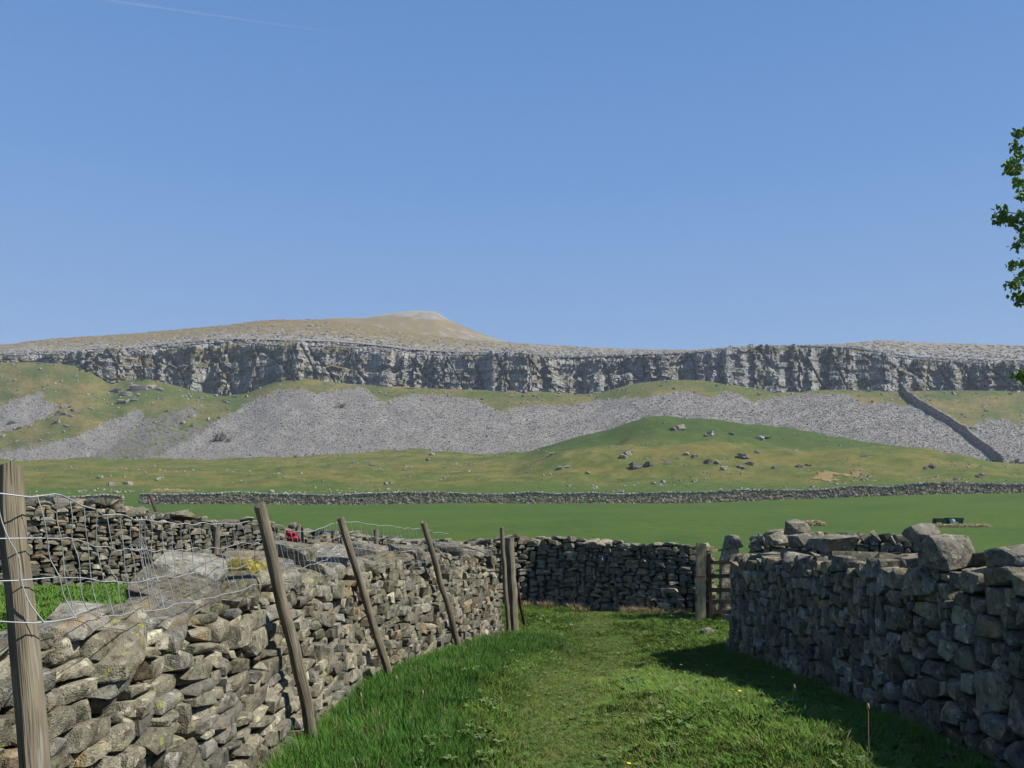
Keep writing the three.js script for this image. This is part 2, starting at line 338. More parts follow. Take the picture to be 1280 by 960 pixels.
// ------------------------------------------------------------ stones
function hullGeo(w, h, dp, r, extra = 8) {
  const pts = [], tw = R(.35, 1, r), th = R(.5, 1, r), sh = R(-.3, .3, r), lo = r() < .4 ? .4 : .64, thin = r() < .5 ? 1 : -1;
  for (const x of [-1, 1]) for (const y of [-1, 1]) for (const z of [-1, 1]) {
    const k = y > 0 ? tw : 1;
    pts.push(new THREE.Vector3((x * R(lo, 1, r) * k + (y > 0 ? sh : 0)) * w / 2, y * R(lo, 1, r) * (x === thin ? th : 1) * h / 2, z * R(.7, 1, r) * dp / 2));
  }
  for (let i = 0; i < extra; i++) {
    const v = new THREE.Vector3(R(-1, 1, r), R(-1, 1, r), R(-1, 1, r)).normalize(), m = Math.max(Math.abs(v.x), Math.abs(v.y), Math.abs(v.z));
    v.multiplyScalar(mix(1, 1 / m, R(.2, .85, r)) * R(.86, 1, r) * .5); pts.push(new THREE.Vector3(v.x * w, v.y * h, v.z * dp));
  }
  const g = new ConvexGeometry(pts); g.deleteAttribute('uv'); return g;
}
function roughen(g, levels, amp, r, freq) { // split faces, soften arrises, add fracture relief
  let p = Array.from(g.attributes.position.array);
  for (let l = 0; l < levels; l++) {
    const q = [];
    for (let i = 0; i < p.length; i += 9) {
      const [ax, ay, az, bx, by, bz, cx, cy, cz] = p.slice(i, i + 9);
      const ab = [(ax + bx) / 2, (ay + by) / 2, (az + bz) / 2], bc = [(bx + cx) / 2, (by + cy) / 2, (bz + cz) / 2], ca = [(cx + ax) / 2, (cy + ay) / 2, (cz + az) / 2];
      q.push(ax, ay, az, ...ab, ...ca, ...ab, bx, by, bz, ...bc, ...ca, ...bc, cx, cy, cz, ...ab, ...bc, ...ca);
    }
    p = q;
  }
  let n = new THREE.BufferGeometry(); n.setAttribute('position', new THREE.Float32BufferAttribute(p, 3));
  n = mergeVertices(n, 1e-4);
  const P = n.attributes.position, I = n.index, sum = new Float32Array(P.count * 3), cnt = new Uint16Array(P.count);
  for (let i = 0; i < I.count; i += 3) for (let k = 0; k < 3; k++) { const a = I.getX(i + k), b = I.getX(i + (k + 1) % 3); sum[a * 3] += P.getX(b); sum[a * 3 + 1] += P.getY(b); sum[a * 3 + 2] += P.getZ(b); cnt[a]++; }
  const o = r() * 90;
  for (let i = 0; i < P.count; i++) {
    const c = cnt[i] || 1, s = .34, v = new THREE.Vector3(mix(P.getX(i), sum[i * 3] / c, s), mix(P.getY(i), sum[i * 3 + 1] / c, s), mix(P.getZ(i), sum[i * 3 + 2] / c, s));
    const k = 1 + amp * (n3(v.x * freq + o, v.y * freq * 1.6, v.z * freq) + .5 * n3(v.x * freq * 2.3, v.y * freq * 4 + o, v.z * freq * 2.3));
    P.setXYZ(i, v.x * k, v.y * k, v.z * k);
  }
  return toCreasedNormals(n.toNonIndexed(), .55);
}
function dress(g, color, r, scale = .7) { // box-mapped uv in metres, one rock colour for the stone
  if (!g.attributes.normal) g.computeVertexNormals();
  const P = g.attributes.position, N = g.attributes.normal, uv = [], col = [], ou = r(), ov = r();
  for (let i = 0; i < P.count; i += 3) {
    const ax = Math.abs(N.getX(i) + N.getX(i + 1) + N.getX(i + 2)), ay = Math.abs(N.getY(i) + N.getY(i + 1) + N.getY(i + 2)), az = Math.abs(N.getZ(i) + N.getZ(i + 1) + N.getZ(i + 2));
    for (let k = i; k < i + 3; k++) {
      const x = P.getX(k) / scale, y = P.getY(k) / scale, z = P.getZ(k) / scale;
      if (ax > ay && ax > az) uv.push(z + ou, y + ov); else if (ay > az) uv.push(x + ou, z + ov); else uv.push(x + ou, y + ov);
      col.push(...color);
    }
  }
  g.setAttribute('uv', new THREE.Float32BufferAttribute(uv, 2)); g.setAttribute('color', new THREE.Float32BufferAttribute(col, 3)); return g;
}
function polyPath(pts) { // arc-length walk along [x, d] points
  const L = [0]; for (let i = 1; i < pts.length; i++) L.push(L[i - 1] + Math.hypot(pts[i][0] - pts[i - 1][0], pts[i][1] - pts[i - 1][1]));
  return { len: L[L.length - 1], at(s) {
    s = clamp(s, 0, L[L.length - 1]); let i = 0; while (i < L.length - 2 && s > L[i + 1]) i++;
    const t = (s - L[i]) / (L[i + 1] - L[i] || 1), [x1, d1] = pts[i], [x2, d2] = pts[i + 1], l = Math.hypot(x2 - x1, d2 - d1) || 1;
    return { x: mix(x1, x2, t), d: mix(d1, d2, t), tx: (x2 - x1) / l, td: (d2 - d1) / l };
  } };
}
function smoothPts(pts, step = .12) {
  const c = new THREE.CatmullRomCurve3(pts.map(([x, d]) => new THREE.Vector3(x, 0, d)), false, 'centripetal'), n = Math.ceil(c.getLength() / step);
  return c.getSpacedPoints(n).map((v) => [v.x, v.z]);
}
// lay stones from the bottom up, each in the lowest gap, as a waller does
function pack(len, H, size, r) {
  const ds = .01, n = Math.max(4, Math.floor(len / ds)), sky = new Float32Array(n), out = [];
  const top = new Float32Array(n); for (let i = 0; i < n; i++) { sky[i] = -.06 + .04 * r(); top[i] = H(i * ds) - .03; }
  for (let guard = 0; guard < 60000; guard++) {
    let mi = -1, mv = 1e9; for (let i = 0; i < n; i++) if (sky[i] < top[i] && sky[i] < mv) { mv = sky[i]; mi = i; }
    if (mi < 0) break;
    let a = mi, b = mi; while (a > 0 && sky[a - 1] < mv + .028) a--; while (b < n - 1 && sky[b + 1] < mv + .028) b++;
    const seg = (b - a + 1) * ds, z = size(mi * ds, mv);
    if (seg < .05) { const nb = Math.min(a > 0 ? sky[a - 1] : 9, b < n - 1 ? sky[b + 1] : 9); for (let i = a; i <= b; i++) sky[i] = Math.max(mv + .01, nb); continue; }
    let w = z.w; if (w > seg * .82) w = seg; else if (seg - w < .05) w = seg * .55;
    const h = Math.min(z.h, w * .95 + .02), left = r() < .5, i0 = left ? a : Math.max(a, b + 1 - Math.round(w / ds)), i1 = Math.min(b, i0 + Math.round(w / ds) - 1);
    const tl = R(-.14, .14, r) * h;
    out.push({ s: (i0 + i1 + 1) / 2 * ds, t: mv + h / 2, w, h, rot: R(-.13, .13, r) * (r() < .2 ? 2.2 : 1) + tl / w * .5 });
    for (let i = i0; i <= i1; i++) sky[i] = mv + h * .93 + tl * ((i - i0) / Math.max(1, i1 - i0) - .5);
  }
  return out;
}
function makeWall(o) {
  const r = mulberry(o.seed), g = thing(o.name, o.label, 'wall', [0, 0, 0]); g.userData.kind = 'thing';
  const centre = smoothPts(o.path), cp = polyPath(centre);
  const side = (sgn) => centre.map(([x, d], i) => {
    const a = centre[Math.max(0, i - 1)], b = centre[Math.min(centre.length - 1, i + 1)], l = Math.hypot(b[0] - a[0], b[1] - a[1]), tx = (b[0] - a[0]) / l, td = (b[1] - a[1]) / l;
    return [x + sgn * td * o.half, d - sgn * tx * o.half];
  });
  // the walk runs along the seen face, round the far end and back along the other face; outward is to its right when sgn = 1
  const sgn = o.sgn, front = side(sgn), back = side(-sgn).reverse(), turn = [];
  { const e = cp.at(cp.len), hx = o.half; for (let k = 1; k < 8; k++) { const a = k / 8 * Math.PI; turn.push([e.x + (sgn * e.td * Math.cos(a) + e.tx * Math.sin(a) * .55) * hx, e.d + (-sgn * e.tx * Math.cos(a) + e.td * Math.sin(a) * .55) * hx]); } }
  const faceEnd = polyPath(front).len, ring = polyPath([...front, ...turn, ...back]);
  const frontG = (s) => { const p = cp.at(s); return G(p.x + sgn * p.td * o.half, p.d - sgn * p.tx * o.half); };
  const Hring = (s) => { const p = ring.at(s), c = clamp(s / ring.len) ; const sc = s < faceEnd ? s / faceEnd * cp.len : s > faceEnd + 3.2 * o.half ? cp.len * (1 - (s - faceEnd - 2.2 * o.half) / (ring.len - faceEnd - 2.2 * o.half)) : cp.len; const k = clamp(sc, 0, cp.len), q = cp.at(k); return Math.max(.12, frontG(k) + o.height(k, q.x, q.d) - G(p.x, p.d)); };
  const stones = pack(ring.len, Hring, (s, t) => o.size(ring.at(s).d, t, r), r).filter((q) => q.t - q.h / 2 < Hring(q.s));
  const items = [];
  for (const q of stones) {
    const p = ring.at(q.s), base = G(p.x, p.d), nx = sgn * p.td, nd = -sgn * p.tx, dp = R(.16, .3, r);
    const inb = o.batter * q.t + dp / 2 - R(-.01, .03, r) - (r() < .06 ? .04 : 0);
    const isFace = q.s < faceEnd + 2.6 * o.half;
    items.push({ name: 'stone', w: q.w * R(.98, 1.14, r), h: q.h * R(.97, 1.14, r), dp, at: new THREE.Vector3(p.x - nx * inb, base + q.t, -(p.d - nd * inb)),
      yaw: Math.atan2(nx, -nd), rot: q.rot * (sgn > 0 ? 1 : -1), tilt: R(-.12, .12, r), yj: R(-.16, .16, r), face: isFace });
  }
  for (let s = .05; s < cp.len;) { // coping
    const z = o.cope(cp.at(s).d, r), p = cp.at(s + z.w / 2), nx = sgn * p.td, nd = -sgn * p.tx, base = frontG(s + z.w / 2);
    const off = R(-.14, .05, r) + (z.out || 0);
    items.push({ name: 'coping_stone', w: z.w * R(1.02, 1.2, r), h: z.h, dp: z.dp ?? o.half * 2 * R(.75, 1.1, r), at: new THREE.Vector3(p.x + nx * off, base + o.height(s, p.x, p.d) + z.h * .34, -(p.d + nd * off)), yaw: Math.atan2(nx, -nd), rot: R(-.22, .22, r) + (z.lean || 0), tilt: R(-.22, .16, r), yj: R(-.4, .4, r), face: true, big: true });
    s += z.w;
  }
  for (const e of o.extra || []) items.push({ name: 'coping_stone', rot: 0, tilt: 0, yj: 0, yaw: 0, face: true, big: true, ...e });
  for (const it of items) { const dist = it.at.distanceTo(camera.position); it.dist = dist; it.score = it.face ? it.w * it.h / (dist * dist) : 0; }
  items.sort((a, b) => b.score - a.score);
  const fill = stoneMats.map(() => []); let nS = 0, nC = 0;
  for (const it of items) {
    const px = Math.max(it.w, it.h) / it.dist * 828, near = px > 26;
    let geo = hullGeo(it.w, it.h, it.dp, r, near ? 12 : 7);
    if (it.big ? px > 14 : px > 30) geo = roughen(geo, px > 70 ? 3 : px > 38 ? 2 : 1, .05, r, 2.2 / Math.max(it.w, it.h));
    dress(geo, it.color || o.color(r), r);
    const m = new THREE.Matrix4().makeRotationFromEuler(new THREE.Euler(it.tilt, it.yaw + it.yj, it.rot, 'YXZ'));
    geo.applyMatrix4(m);
    const mi = it.mat ?? o.mats[Math.floor(r() * o.mats.length)];
    const cope = it.name === 'coping_stone', single = it.face && (cope ? nC++ < 290 : nS++ < 295);
    if (single) { mesh(it.name, geo, stoneMats[mi], g).position.copy(it.at); } else { geo.translate(it.at.x, it.at.y, it.at.z); geo.deleteAttribute('index'); fill[mi].push(geo); }
  }
  fill.forEach((f, i) => { if (f.length) { const m = mesh('small_stones', mergeGeometries(f.map((q) => q.index ? q.toNonIndexed() : q)), stoneMats[i], g); m.userData.kind = 'stuff'; } });
  { // rubble hearting inside
    const pos = [], idx = [], n = centre.length, col = [], uv = [];
    centre.forEach(([x, d], i) => {
      const a = centre[Math.max(0, i - 1)], b = centre[Math.min(n - 1, i + 1)], l = Math.hypot(b[0] - a[0], b[1] - a[1]), tx = (b[0] - a[0]) / l, td = (b[1] - a[1]) / l, H = o.height(i / (n - 1) * cp.len, x, d) - .1;
      for (const [q, t] of [[1, 0], [1, 1], [-1, 1], [-1, 0]]) { const hw = (o.half - .14 - o.batter * t * H) * q; const X = x + td * hw, D = d - tx * hw, fg = frontG(i / (n - 1) * cp.len); pos.push(X, t ? fg + H : Math.min(G(X, D), fg) - .15, -D); col.push(.12, .105, .08); uv.push(i * .1, t + q * .3); }
    });
    for (let i = 0; i < n - 1; i++) for (let k = 0; k < 4; k++) { const a = i * 4 + k, b = i * 4 + (k + 1) % 4; idx.push(a, b, a + 4, b, b + 4, a + 4); }
    idx.push(0, 1, 2, 0, 2, 3); const e = (n - 1) * 4; idx.push(e, e + 2, e + 1, e, e + 3, e + 2);
    const c = new THREE.BufferGeometry(); c.setAttribute('position', new THREE.Float32BufferAttribute(pos, 3)); c.setAttribute('color', new THREE.Float32BufferAttribute(col, 3)); c.setAttribute('uv', new THREE.Float32BufferAttribute(uv, 2)); c.setIndex(idx); c.computeVertexNormals();
    mesh('rubble_core', c, stoneMats[0], g);
  }
  return g;
}
const olive = (r) => { const k = R(.3, .7, r) * (r() < .05 ? 1.5 : 1), t = r(); return t < .05 ? [k * .98, k * .78, k * .54] : t < .34 ? [k * .88, k * .86, k * .77] : [k, k * .945, k * .74]; };

// wall along the left of the lane, face to the sun
makeWall({ name: 'drystone_wall', seed: 21, label: 'sunlit rough stone wall with large tilted slabs on top, behind the leaning fence posts',
  path: [[-2.12, .6], [-2.07, 2.9], [-1.95, 6.1], [-1.8, 8.7], [-1.27, 11.2], [-.55, 14.1]], half: .46, batter: .22, sgn: 1, mats: [0, 0, 0, 1, 1, 1, 2, 2, 3],
  height: (s, x, d) => lut([[0, .95], [2.4, 1.0], [3.4, 1.0], [4.2, 1.02], [5.0, 1.05], [6, 1.08], [8, 1.1], [11, 1.18], [14, 1.3]])(d) + .04 * n2(d * 1.3, 3),
  size: (d, t, r) => d < 4.6 ? { w: R(.14, .42, r), h: R(.05, .13, r) } : d < 7.5 ? { w: R(.14, .42, r) * (r() < .15 ? 1.35 : 1), h: R(.05, .125, r) * (r() < .1 ? 1.5 : 1) } : { w: R(.13, .38, r), h: R(.07, .15, r) },
  cope: (d, r) => d < 5 ? { w: R(.25, .42, r), h: R(.07, .11, r), dp: R(.35, .5, r), lean: R(-.1, .2, r), out: .06 } : d < 9 ? { w: R(.32, .7, r), h: R(.13, .22, r), dp: R(.4, .62, r), lean: R(-.1, .3, r), out: .02 } : { w: R(.22, .46, r), h: R(.1, .2, r), dp: R(.4, .6, r), lean: R(-.1, .2, r) },
  color: olive,
  extra: [[-2.05, 5.15, 1.17, .6, .18, .5, .2], [-1.95, 4.6, 1.06, .5, .12, .4, .4], [-1.86, 3.9, 1.02, .5, .1, .4, .45], [-2.15, 5.7, 1.27, .62, .24, .5], [-2.05, 6.6, 1.25, .6, .24, .5], [-2.05, 7.2, 1.16, .6, .18, .4, .3], [-2.08, 7.9, 1.29, .6, .24, .5], [-1.9, 8.9, 1.26, .55, .23, .5], [-1.68, 9.9, 1.23, .6, .23, .5], [-1.38, 11.1, 1.18, .55, .2, .5], [-.98, 12.6, 1.18, .5, .2, .5]].map(([x, d, y, w, h, dp, lean = .1]) => ({ at: new THREE.Vector3(x, y, -d), w, h, dp, yaw: Math.PI / 2, rot: lean, yj: .25, tilt: .12 })).concat([[-1.96, 6.2, 1.22, .3, .22, .3], [-1.9, 6.35, 1.05, .2, .14, .25]].map(([x, d, y, w, h, dp]) => ({ at: new THREE.Vector3(x, y, -d), w, h, dp, yaw: Math.PI / 2, rot: .1, mat: 2, color: [.5, .42, .1] }))) });

// wall along the right of the lane, its lane face in shade
makeWall({ name: 'drystone_wall', seed: 33, label: 'tall shaded stone wall with sunlit capstones, casting its shadow across the grass lane',
  path: [[3.38, 1.2], [3.4, 4], [3.42, 6.3], [3.48, 8], [3.53, 10.5], [3.62, 12.75]], half: .42, batter: .09, sgn: -1, mats: [0, 1, 1, 3],
  height: (s, x, d) => lut([[0, 1.16], [4, 1.2], [6.5, 1.16], [9, 1.18], [11, 1.24], [13, 1.3]])(d) + .05 * n2(d * 1.1, 8),
  size: (d, t, r) => { const k = t < .35 ? 1.35 : 1; return { w: R(.12, .4, r) * k, h: R(.08, .22, r) * k }; },
  cope: (d, r) => ({ w: R(.2, .44, r), h: R(.1, .2, r), dp: R(.5, .75, r), lean: R(-.15, .25, r) }),
  color: olive,
  extra: [[3.2, 6.25, 1.36, .34, .3, .36, .1, 1], [3.15, 6.4, 1.16, .34, .26, .36, .2, 1], [3.3, 5.5, 1.36, .34, .17, .38, .2], [3.35, 4.95, 1.38, .4, .17, .42, .05], [3.35, 4.4, 1.4, .36, .17, .42, 0], [3.7, 11.7, 1.34, .4, .24, .4, .3], [3.78, 11.2, 1.5, .34, .24, .34, -.2], [3.85, 12.1, 1.38, .4, .22, .4, 0], [3.65, 10.4, 1.36, .5, .2, .45, .1], [3.55, 9.4, 1.36, .5, .18, .45, -.1], [3.22, 6.6, 1.5, .26, .17, .24, -.5, 0]].map(([x, d, y, w, h, dp, lean, mat = 1]) => ({ at: new THREE.Vector3(x, y, -d), w, h, dp, yaw: -Math.PI / 2, rot: lean, yj: .3, tilt: .1, mat, color: [.5, .47, .4] })) });

// wall across the end of the lane and up the left, behind
makeWall({ name: 'drystone_wall', seed: 45, label: 'stone wall closing the end of the lane and running up behind the netting',
  path: [[-14, 8.6], [-9.8, 10], [-6.9, 11.2], [-4.6, 13.3], [-2.2, 16.6], [-.5, 19], [.4, 19.35], [1.6, 18.9], [3.1, 18.1], [3.8, 17.9], [4.1, 17.85]], half: .36, batter: .07, sgn: 1, mats: [0, 0, 1, 3],
  height: (s, x, d) => lut([[-14, 1.24], [-6.7, 1.14], [-5.4, 1.02], [-4.6, .94], [-3.8, .96], [-2, 1.2], [0, 1.42], [3.5, 1.3]])(x) + .05 * n2(x * 1.1, 5),
  size: (d, t, r) => d < 15.5 ? { w: R(.08, .24, r), h: R(.045, .1, r) } : { w: R(.12, .4, r), h: R(.06, .17, r) }, cope: (d, r) => ({ w: R(.16, .34, r), h: R(.07, .14, r), lean: R(-.1, .25, r) }), color: olive });
// wall going on beyond the gate
makeWall({ name: 'drystone_wall', seed: 57, label: 'short stone wall beyond the gate, capped with upright leaning slabs',
  path: [[8.6, 17.6], [7.2, 17.8], [6, 17.9], [5.2, 18]], half: .34, batter: .06, sgn: -1, mats: [0, 1, 3],
  height: (s, x) => 1.42 + .04 * n2(x, 2), size: (d, t, r) => ({ w: R(.14, .4, r), h: R(.07, .18, r) }), cope: (d, r) => ({ w: R(.1, .18, r), h: R(.22, .3, r), lean: .5 }), color: olive });

// ------------------------------------------------------------ walls far off, their stones too small to tell apart
const unitStones = Array.from({ length: 12 }, () => { const g = hullGeo(1, 1, 1, rnd, 3); g.computeVertexNormals(); return g; });
function bakeMany(list) { // one geometry out of many placed copies: { geo, m, c }
  let n = 0; for (const q of list) n += q.geo.attributes.position.count;
  const P = new Float32Array(n * 3), C = new Float32Array(n * 3), v = new THREE.Vector3(); let o = 0;
  for (const q of list) { const a = q.geo.attributes.position; for (let i = 0; i < a.count; i++) { v.fromBufferAttribute(a, i).applyMatrix4(q.m); P[o] = v.x; P[o + 1] = v.y; P[o + 2] = v.z; C[o] = q.c[0]; C[o + 1] = q.c[1]; C[o + 2] = q.c[2]; o += 3; } }
  const g = new THREE.BufferGeometry(); g.setAttribute('position', new THREE.BufferAttribute(P, 3)); g.setAttribute('color', new THREE.BufferAttribute(C, 3)); g.computeVertexNormals(); return g;
}
const M4 = (p, e, s) => new THREE.Matrix4().compose(p, new THREE.Quaternion().setFromEuler(e), s);
const plainStone = std({ vertexColors: true });
function farWall(name, label, pts, height, size, thick, seed) { // pts: world points along the foot
  const r = mulberry(seed), list = [], g = thing(name, label, 'wall'); g.userData.kind = 'thing';
  for (let i = 0; i < pts.length - 1; i++) {
    const a = pts[i], b = pts[i + 1], L = a.distanceTo(b), yaw = Math.atan2(-(b.z - a.z), b.x - a.x);
    for (let t = 0, row = 0; t < height - size * .3; row++) {
      const h = size * R(.5, .85, r);
      for (let s = 0; s < L;) {
        const w = size * R(.6, 1.7, r), p = a.clone().lerp(b, clamp((s + w / 2) / L));
        const hh = height + .25 * n2(p.x * .1 + seed, p.z * .1);
        if (t < hh) {
          const k = R(.2, .52, r), tt = r(), c = tt < .2 ? [k, k * .78, k * .54] : [k, k * .87, k * .66];
          p.y += t + h / 2; const th = thick * (1 - .25 * t / height);
          list.push({ geo: unitStones[Math.floor(r() * 12)], m: M4(p, new THREE.Euler(0, yaw + R(-.2, .2, r), R(-.12, .12, r)), new THREE.Vector3(w * 1.2, h * R(1.1, 1.5, r), th * R(.85, 1.15, r))), c });
        }
        s += w;
      }
      t += h;
    }
    for (let s = 0; s < L;) { const w = size * R(.8, 1.6, r), p = a.clone().lerp(b, clamp(s / L)), k = R(.22, .4, r); p.y += height + .25 * n2(p.x * .1 + seed, p.z * .1) + .02; list.push({ geo: unitStones[Math.floor(r() * 12)], m: M4(p, new THREE.Euler(R(-.3, .3, r), yaw, R(-.3, .3, r)), new THREE.Vector3(w * 1.2, size * R(.6, 1.1, r), thick)), c: [k, k * .97, k * .88] }); s += w; }
  }
  const m = mesh('stones', bakeMany(list), plainStone, g); m.userData.kind = 'stuff';
  return g;
}
const along = (px0, px1, d, n) => Array.from({ length: n + 1 }, (_, i) => { const px = mix(px0, px1, i / n), x = (px - 640) / 1016 * d; return new THREE.Vector3(x, G(x, d) - .08, -d); });
farWall('field_wall', 'long straight grey stone wall dividing the meadow from the rough pasture', along(187, 1420, 109, 70), 1.36, .3, .6, 71);
farWall('field_wall', 'shorter stretch of grey field wall ending at the gap by a dark post', along(-220, 166, 107, 22), 1.3, .3, .6, 72);
{
  const pts = []; for (let i = 0; i <= 24; i++) { const py = mix(488, 581, i / 24), px = hillWallX(py); let best = null, bd = 1e9; for (let v = 0; v <= 1; v += .01) { const q = slopeP(px, v), e = 480 - F * Math.tan(Math.atan((q.y - EYE) / -q.z) - PITCH); if (Math.abs(e - py) < bd) { bd = Math.abs(e - py); best = q; } } pts.push(best); }
  for (const [a, b, k] of [[0, 5, 0], [5, 11, 1], [11, 15, 2], [15, 24, 3]]) {
    if (k === 0) farWall('hillside_wall', 'steep broken stone wall climbing the scree to the foot of the cliff', pts.map((p) => p.clone().add(new THREE.Vector3(0, -.3, 0))), 3.0, .6, 1.0, 73);
  }
}

// ------------------------------------------------------------ scree blocks and loose stones
function scatter(name, geo, mat, places, kind = 'stuff') { // places: { p, e, s, c }
  const m = new THREE.InstancedMesh(geo, mat, places.length); m.name = numbered(name); m.userData.kind = kind; m.castShadow = m.receiveShadow = true;
  const col = new THREE.Color();
  places.forEach((q, i) => { m.setMatrixAt(i, M4(q.p, q.e, q.s)); m.setColorAt(i, col.setRGB(...q.c)); });
  scene.add(m); return m;
}
const looseMat = std({});
const blockGeo = () => { const g = hullGeo(1, 1, 1, rnd, 3); g.computeVertexNormals(); return g; };
{
  const r = mulberry(301), sets = [[], [], []];
  for (let i = 0; i < 150000; i++) {
    const px = R(-260, 1500, r), v = r(), P = slopeP(px, v), py = 480 - F * Math.tan(Math.atan((P.y - EYE) / -P.z) - PITCH), s = screeAt(px, py);
    if (s <= 0 ? r() > .008 : r() > s) continue;
    const z = (s <= 0 ? R(.4, 1.3, r) : R(.18, .38, r) * (r() < .03 ? 2 : 1)), k = R(.235, .30, r) * (s > 0 && s < .9 ? .75 : 1);
    sets[i % 3].push({ p: P, e: new THREE.Euler(r() * 6, r() * 6, r() * 6), s: new THREE.Vector3(z * R(.8, 1.5, r), z * R(.6, 1, r), z), c: [k, k * .95, k * .88] });
  }
  sets.forEach((q) => scatter('scree_blocks', blockGeo(), looseMat, q));
  // limestone clitter and ledges along the brow above the cliff
  const top = [];
  for (let i = 0; i < 24000; i++) {
    const px = R(-200, 1450, r), q = Math.pow(r(), 1.6), n = fbm(px * .02 + 4, q * 9, 3) + .35 * n2(px * .09, q * 40);
    if (n < mix(.0, -.25, sm(500, 760, px)) + .25 * sm(.25, .6, q) * sm(720, 560, px)) continue;
    const d = mix(332, 440, q), t = mix(0, 1, (d - 346) / 104), py = d < 352 ? mix(cliffTop(px) + .3, mix(cliffTop(px) + 1, skyline(px), .28), (d - 331) / 21) : mix(cliffTop(px) + 1, skyline(px), clamp(.24 + .76 * Math.pow(clamp(t), .85)));
    const z = R(.35, 1.0, r), k = R(.24, .42, r);
    top.push({ p: new THREE.Vector3((px - 640) / 1005 * d, hAt(py, d) + .1, -d), e: new THREE.Euler(R(-.3, .3, r), r() * 6, R(-.3, .3, r)), s: new THREE.Vector3(z * 1.9, z * .8, z * 1.3), c: [k, k * .98, k * .93] });
  }
  scatter('limestone_clitter', blockGeo(), looseMat, top);
  const field = [];
  for (let i = 0; i < 9000; i++) {
    const d = R(114, 255, r), x = R(-.85, .95, r) * d, n = fbm(x * .03 + 30, d * .05, 3) + .4 * n2(x * .15, d * .2);
    if (n < .3) continue;
    const z = R(.1, .4, r) * (r() < .1 ? 1.7 : 1), k = R(.24, .4, r);
    field.push({ p: new THREE.Vector3(x, G(x, d) + z * .15, -d), e: new THREE.Euler(R(-.3, .3, r), r() * 6, R(-.3, .3, r)), s: new THREE.Vector3(z * 1.6, z * .8, z * 1.2), c: [k, k * .98, k * .92] });
  }
  scatter('pasture_stones', blockGeo(), looseMat, field);
}
{ // boulders and small outcrops one can tell apart
  const r = mulberry(412);
  const spots = [[850, 537, 14, 0], [843, 538, 9, 1], [888, 544, 11, 0], [881, 546, 7, 1], [915, 543, 8, 1], [951, 549, 11, 0], [960, 547, 7, 1], [795, 585, 15, 1], [811, 582, 12, 1], [835, 580, 10, 1], [779, 573, 11, 0], [785, 568, 9, 0], [885, 578, 11, 1], [897, 579, 9, 1], [868, 571, 8, 1], [858, 569, 8, 0], [928, 573, 12, 0], [938, 581, 9, 1], [927, 586, 8, 1], [905, 588, 10, 0], [868, 602, 7, 0], [946, 566, 7, 1], [970, 586, 10, 1], [998, 584, 9, 1], [1010, 582, 8, 1], [1080, 571, 9, 1], [1165, 586, 9, 1], [1157, 587, 8, 1], [1223, 597, 9, 1], [1228, 594, 6, 0], [160, 606, 11, 0], [140, 607, 8, 0], [125, 598, 8, 0], [198, 601, 6, 0], [465, 582, 8, 1], [515, 561, 6, 0], [540, 569, 8, 0], [535, 576, 7, 1], [700, 587, 11, 0], [708, 585, 8, 0], [735, 592, 8, 0], [830, 603, 5, 0], [145, 616, 8, 0], [1195, 610, 9, 0], [690, 568, 8, 0]];
  for (const [px, py, z, dark] of spots) {
    const p = hit(px, py, 90), d = -p.z, w = z * d / F * .95;
    let g = roughen(hullGeo(w * R(1.1, 1.6, r), w * R(.6, .95, r), w, r, 5), 1, .2, r, 2 / w);
    const k = dark ? R(.28, .42, r) : R(.6, .8, r); dress(g, [k, k * .96, k * .86], r, 3);
    const m = mesh('boulder', g, stoneMats[dark ? 0 : 1]); m.position.set(p.x, p.y + w * .06, p.z); m.rotation.set(R(-.3, .3, r), R(0, 6, r), R(-.3, .3, r));
    tag(m, dark ? 'dark grey limestone boulder set in the rough pasture below the scree' : 'pale grey limestone boulder set in the rough pasture below the scree', 'boulder', dark ? 'dark boulders in the pasture' : 'pale boulders in the pasture');
  }
}

function slopeSpot(px, py) { let best, bd = 1e9; for (let v = 0; v <= 1; v += .01) { const q = slopeP(px, v), e = 480 - F * Math.tan(Math.atan((q.y - EYE) / -q.z) - PITCH); if (Math.abs(e - py) < bd) { bd = Math.abs(e - py); best = q; } } return best; }
{ // weathered outcrops breaking through the grassy slope under the left end of the cliff
  const r = mulberry(431);
  for (const [px, py, z] of [[95, 508, 11], [90, 517, 13], [102, 520, 9], [86, 526, 9], [97, 531, 8], [104, 512, 7], [122, 510, 6], [155, 488, 15], [168, 492, 17], [182, 486, 18], [196, 483, 16], [205, 487, 12], [165, 502, 12], [178, 499, 10], [245, 495, 9], [232, 489, 7], [260, 497, 10], [290, 502, 9], [300, 496, 8], [248, 521, 9], [238, 528, 8], [205, 527, 8], [32, 527, 9], [40, 534, 7], [20, 545, 8]]) {
    const p = slopeSpot(px, py), w = z * -p.z / F, k = R(.4, .58, r), g = roughen(hullGeo(w * R(1, 1.5, r), w * R(.6, .9, r), w, r, 5), 1, .2, r, 2 / w); dress(g, [k, k * .95, k * .85], r, 3);
    const m = mesh('outcrop_rock', g, stoneMats[0]); m.position.set(p.x, p.y - w * .12, p.z); m.rotation.set(R(-.2, .2, r), R(-.5, .5, r), R(-.2, .2, r));
    tag(m, py < 505 && px > 140 ? 'grey rock outcrop on the green slope just under the cliff' : px < 60 ? 'grey rock beside the small scree at the far left slope' : 'grey rock in the outcrop on the grassy slope between the scree streaks', 'rock', py < 505 && px > 140 ? 'rocks under the cliff' : px < 60 ? 'rocks by the small scree' : 'rocks between the scree streaks');
  }
}

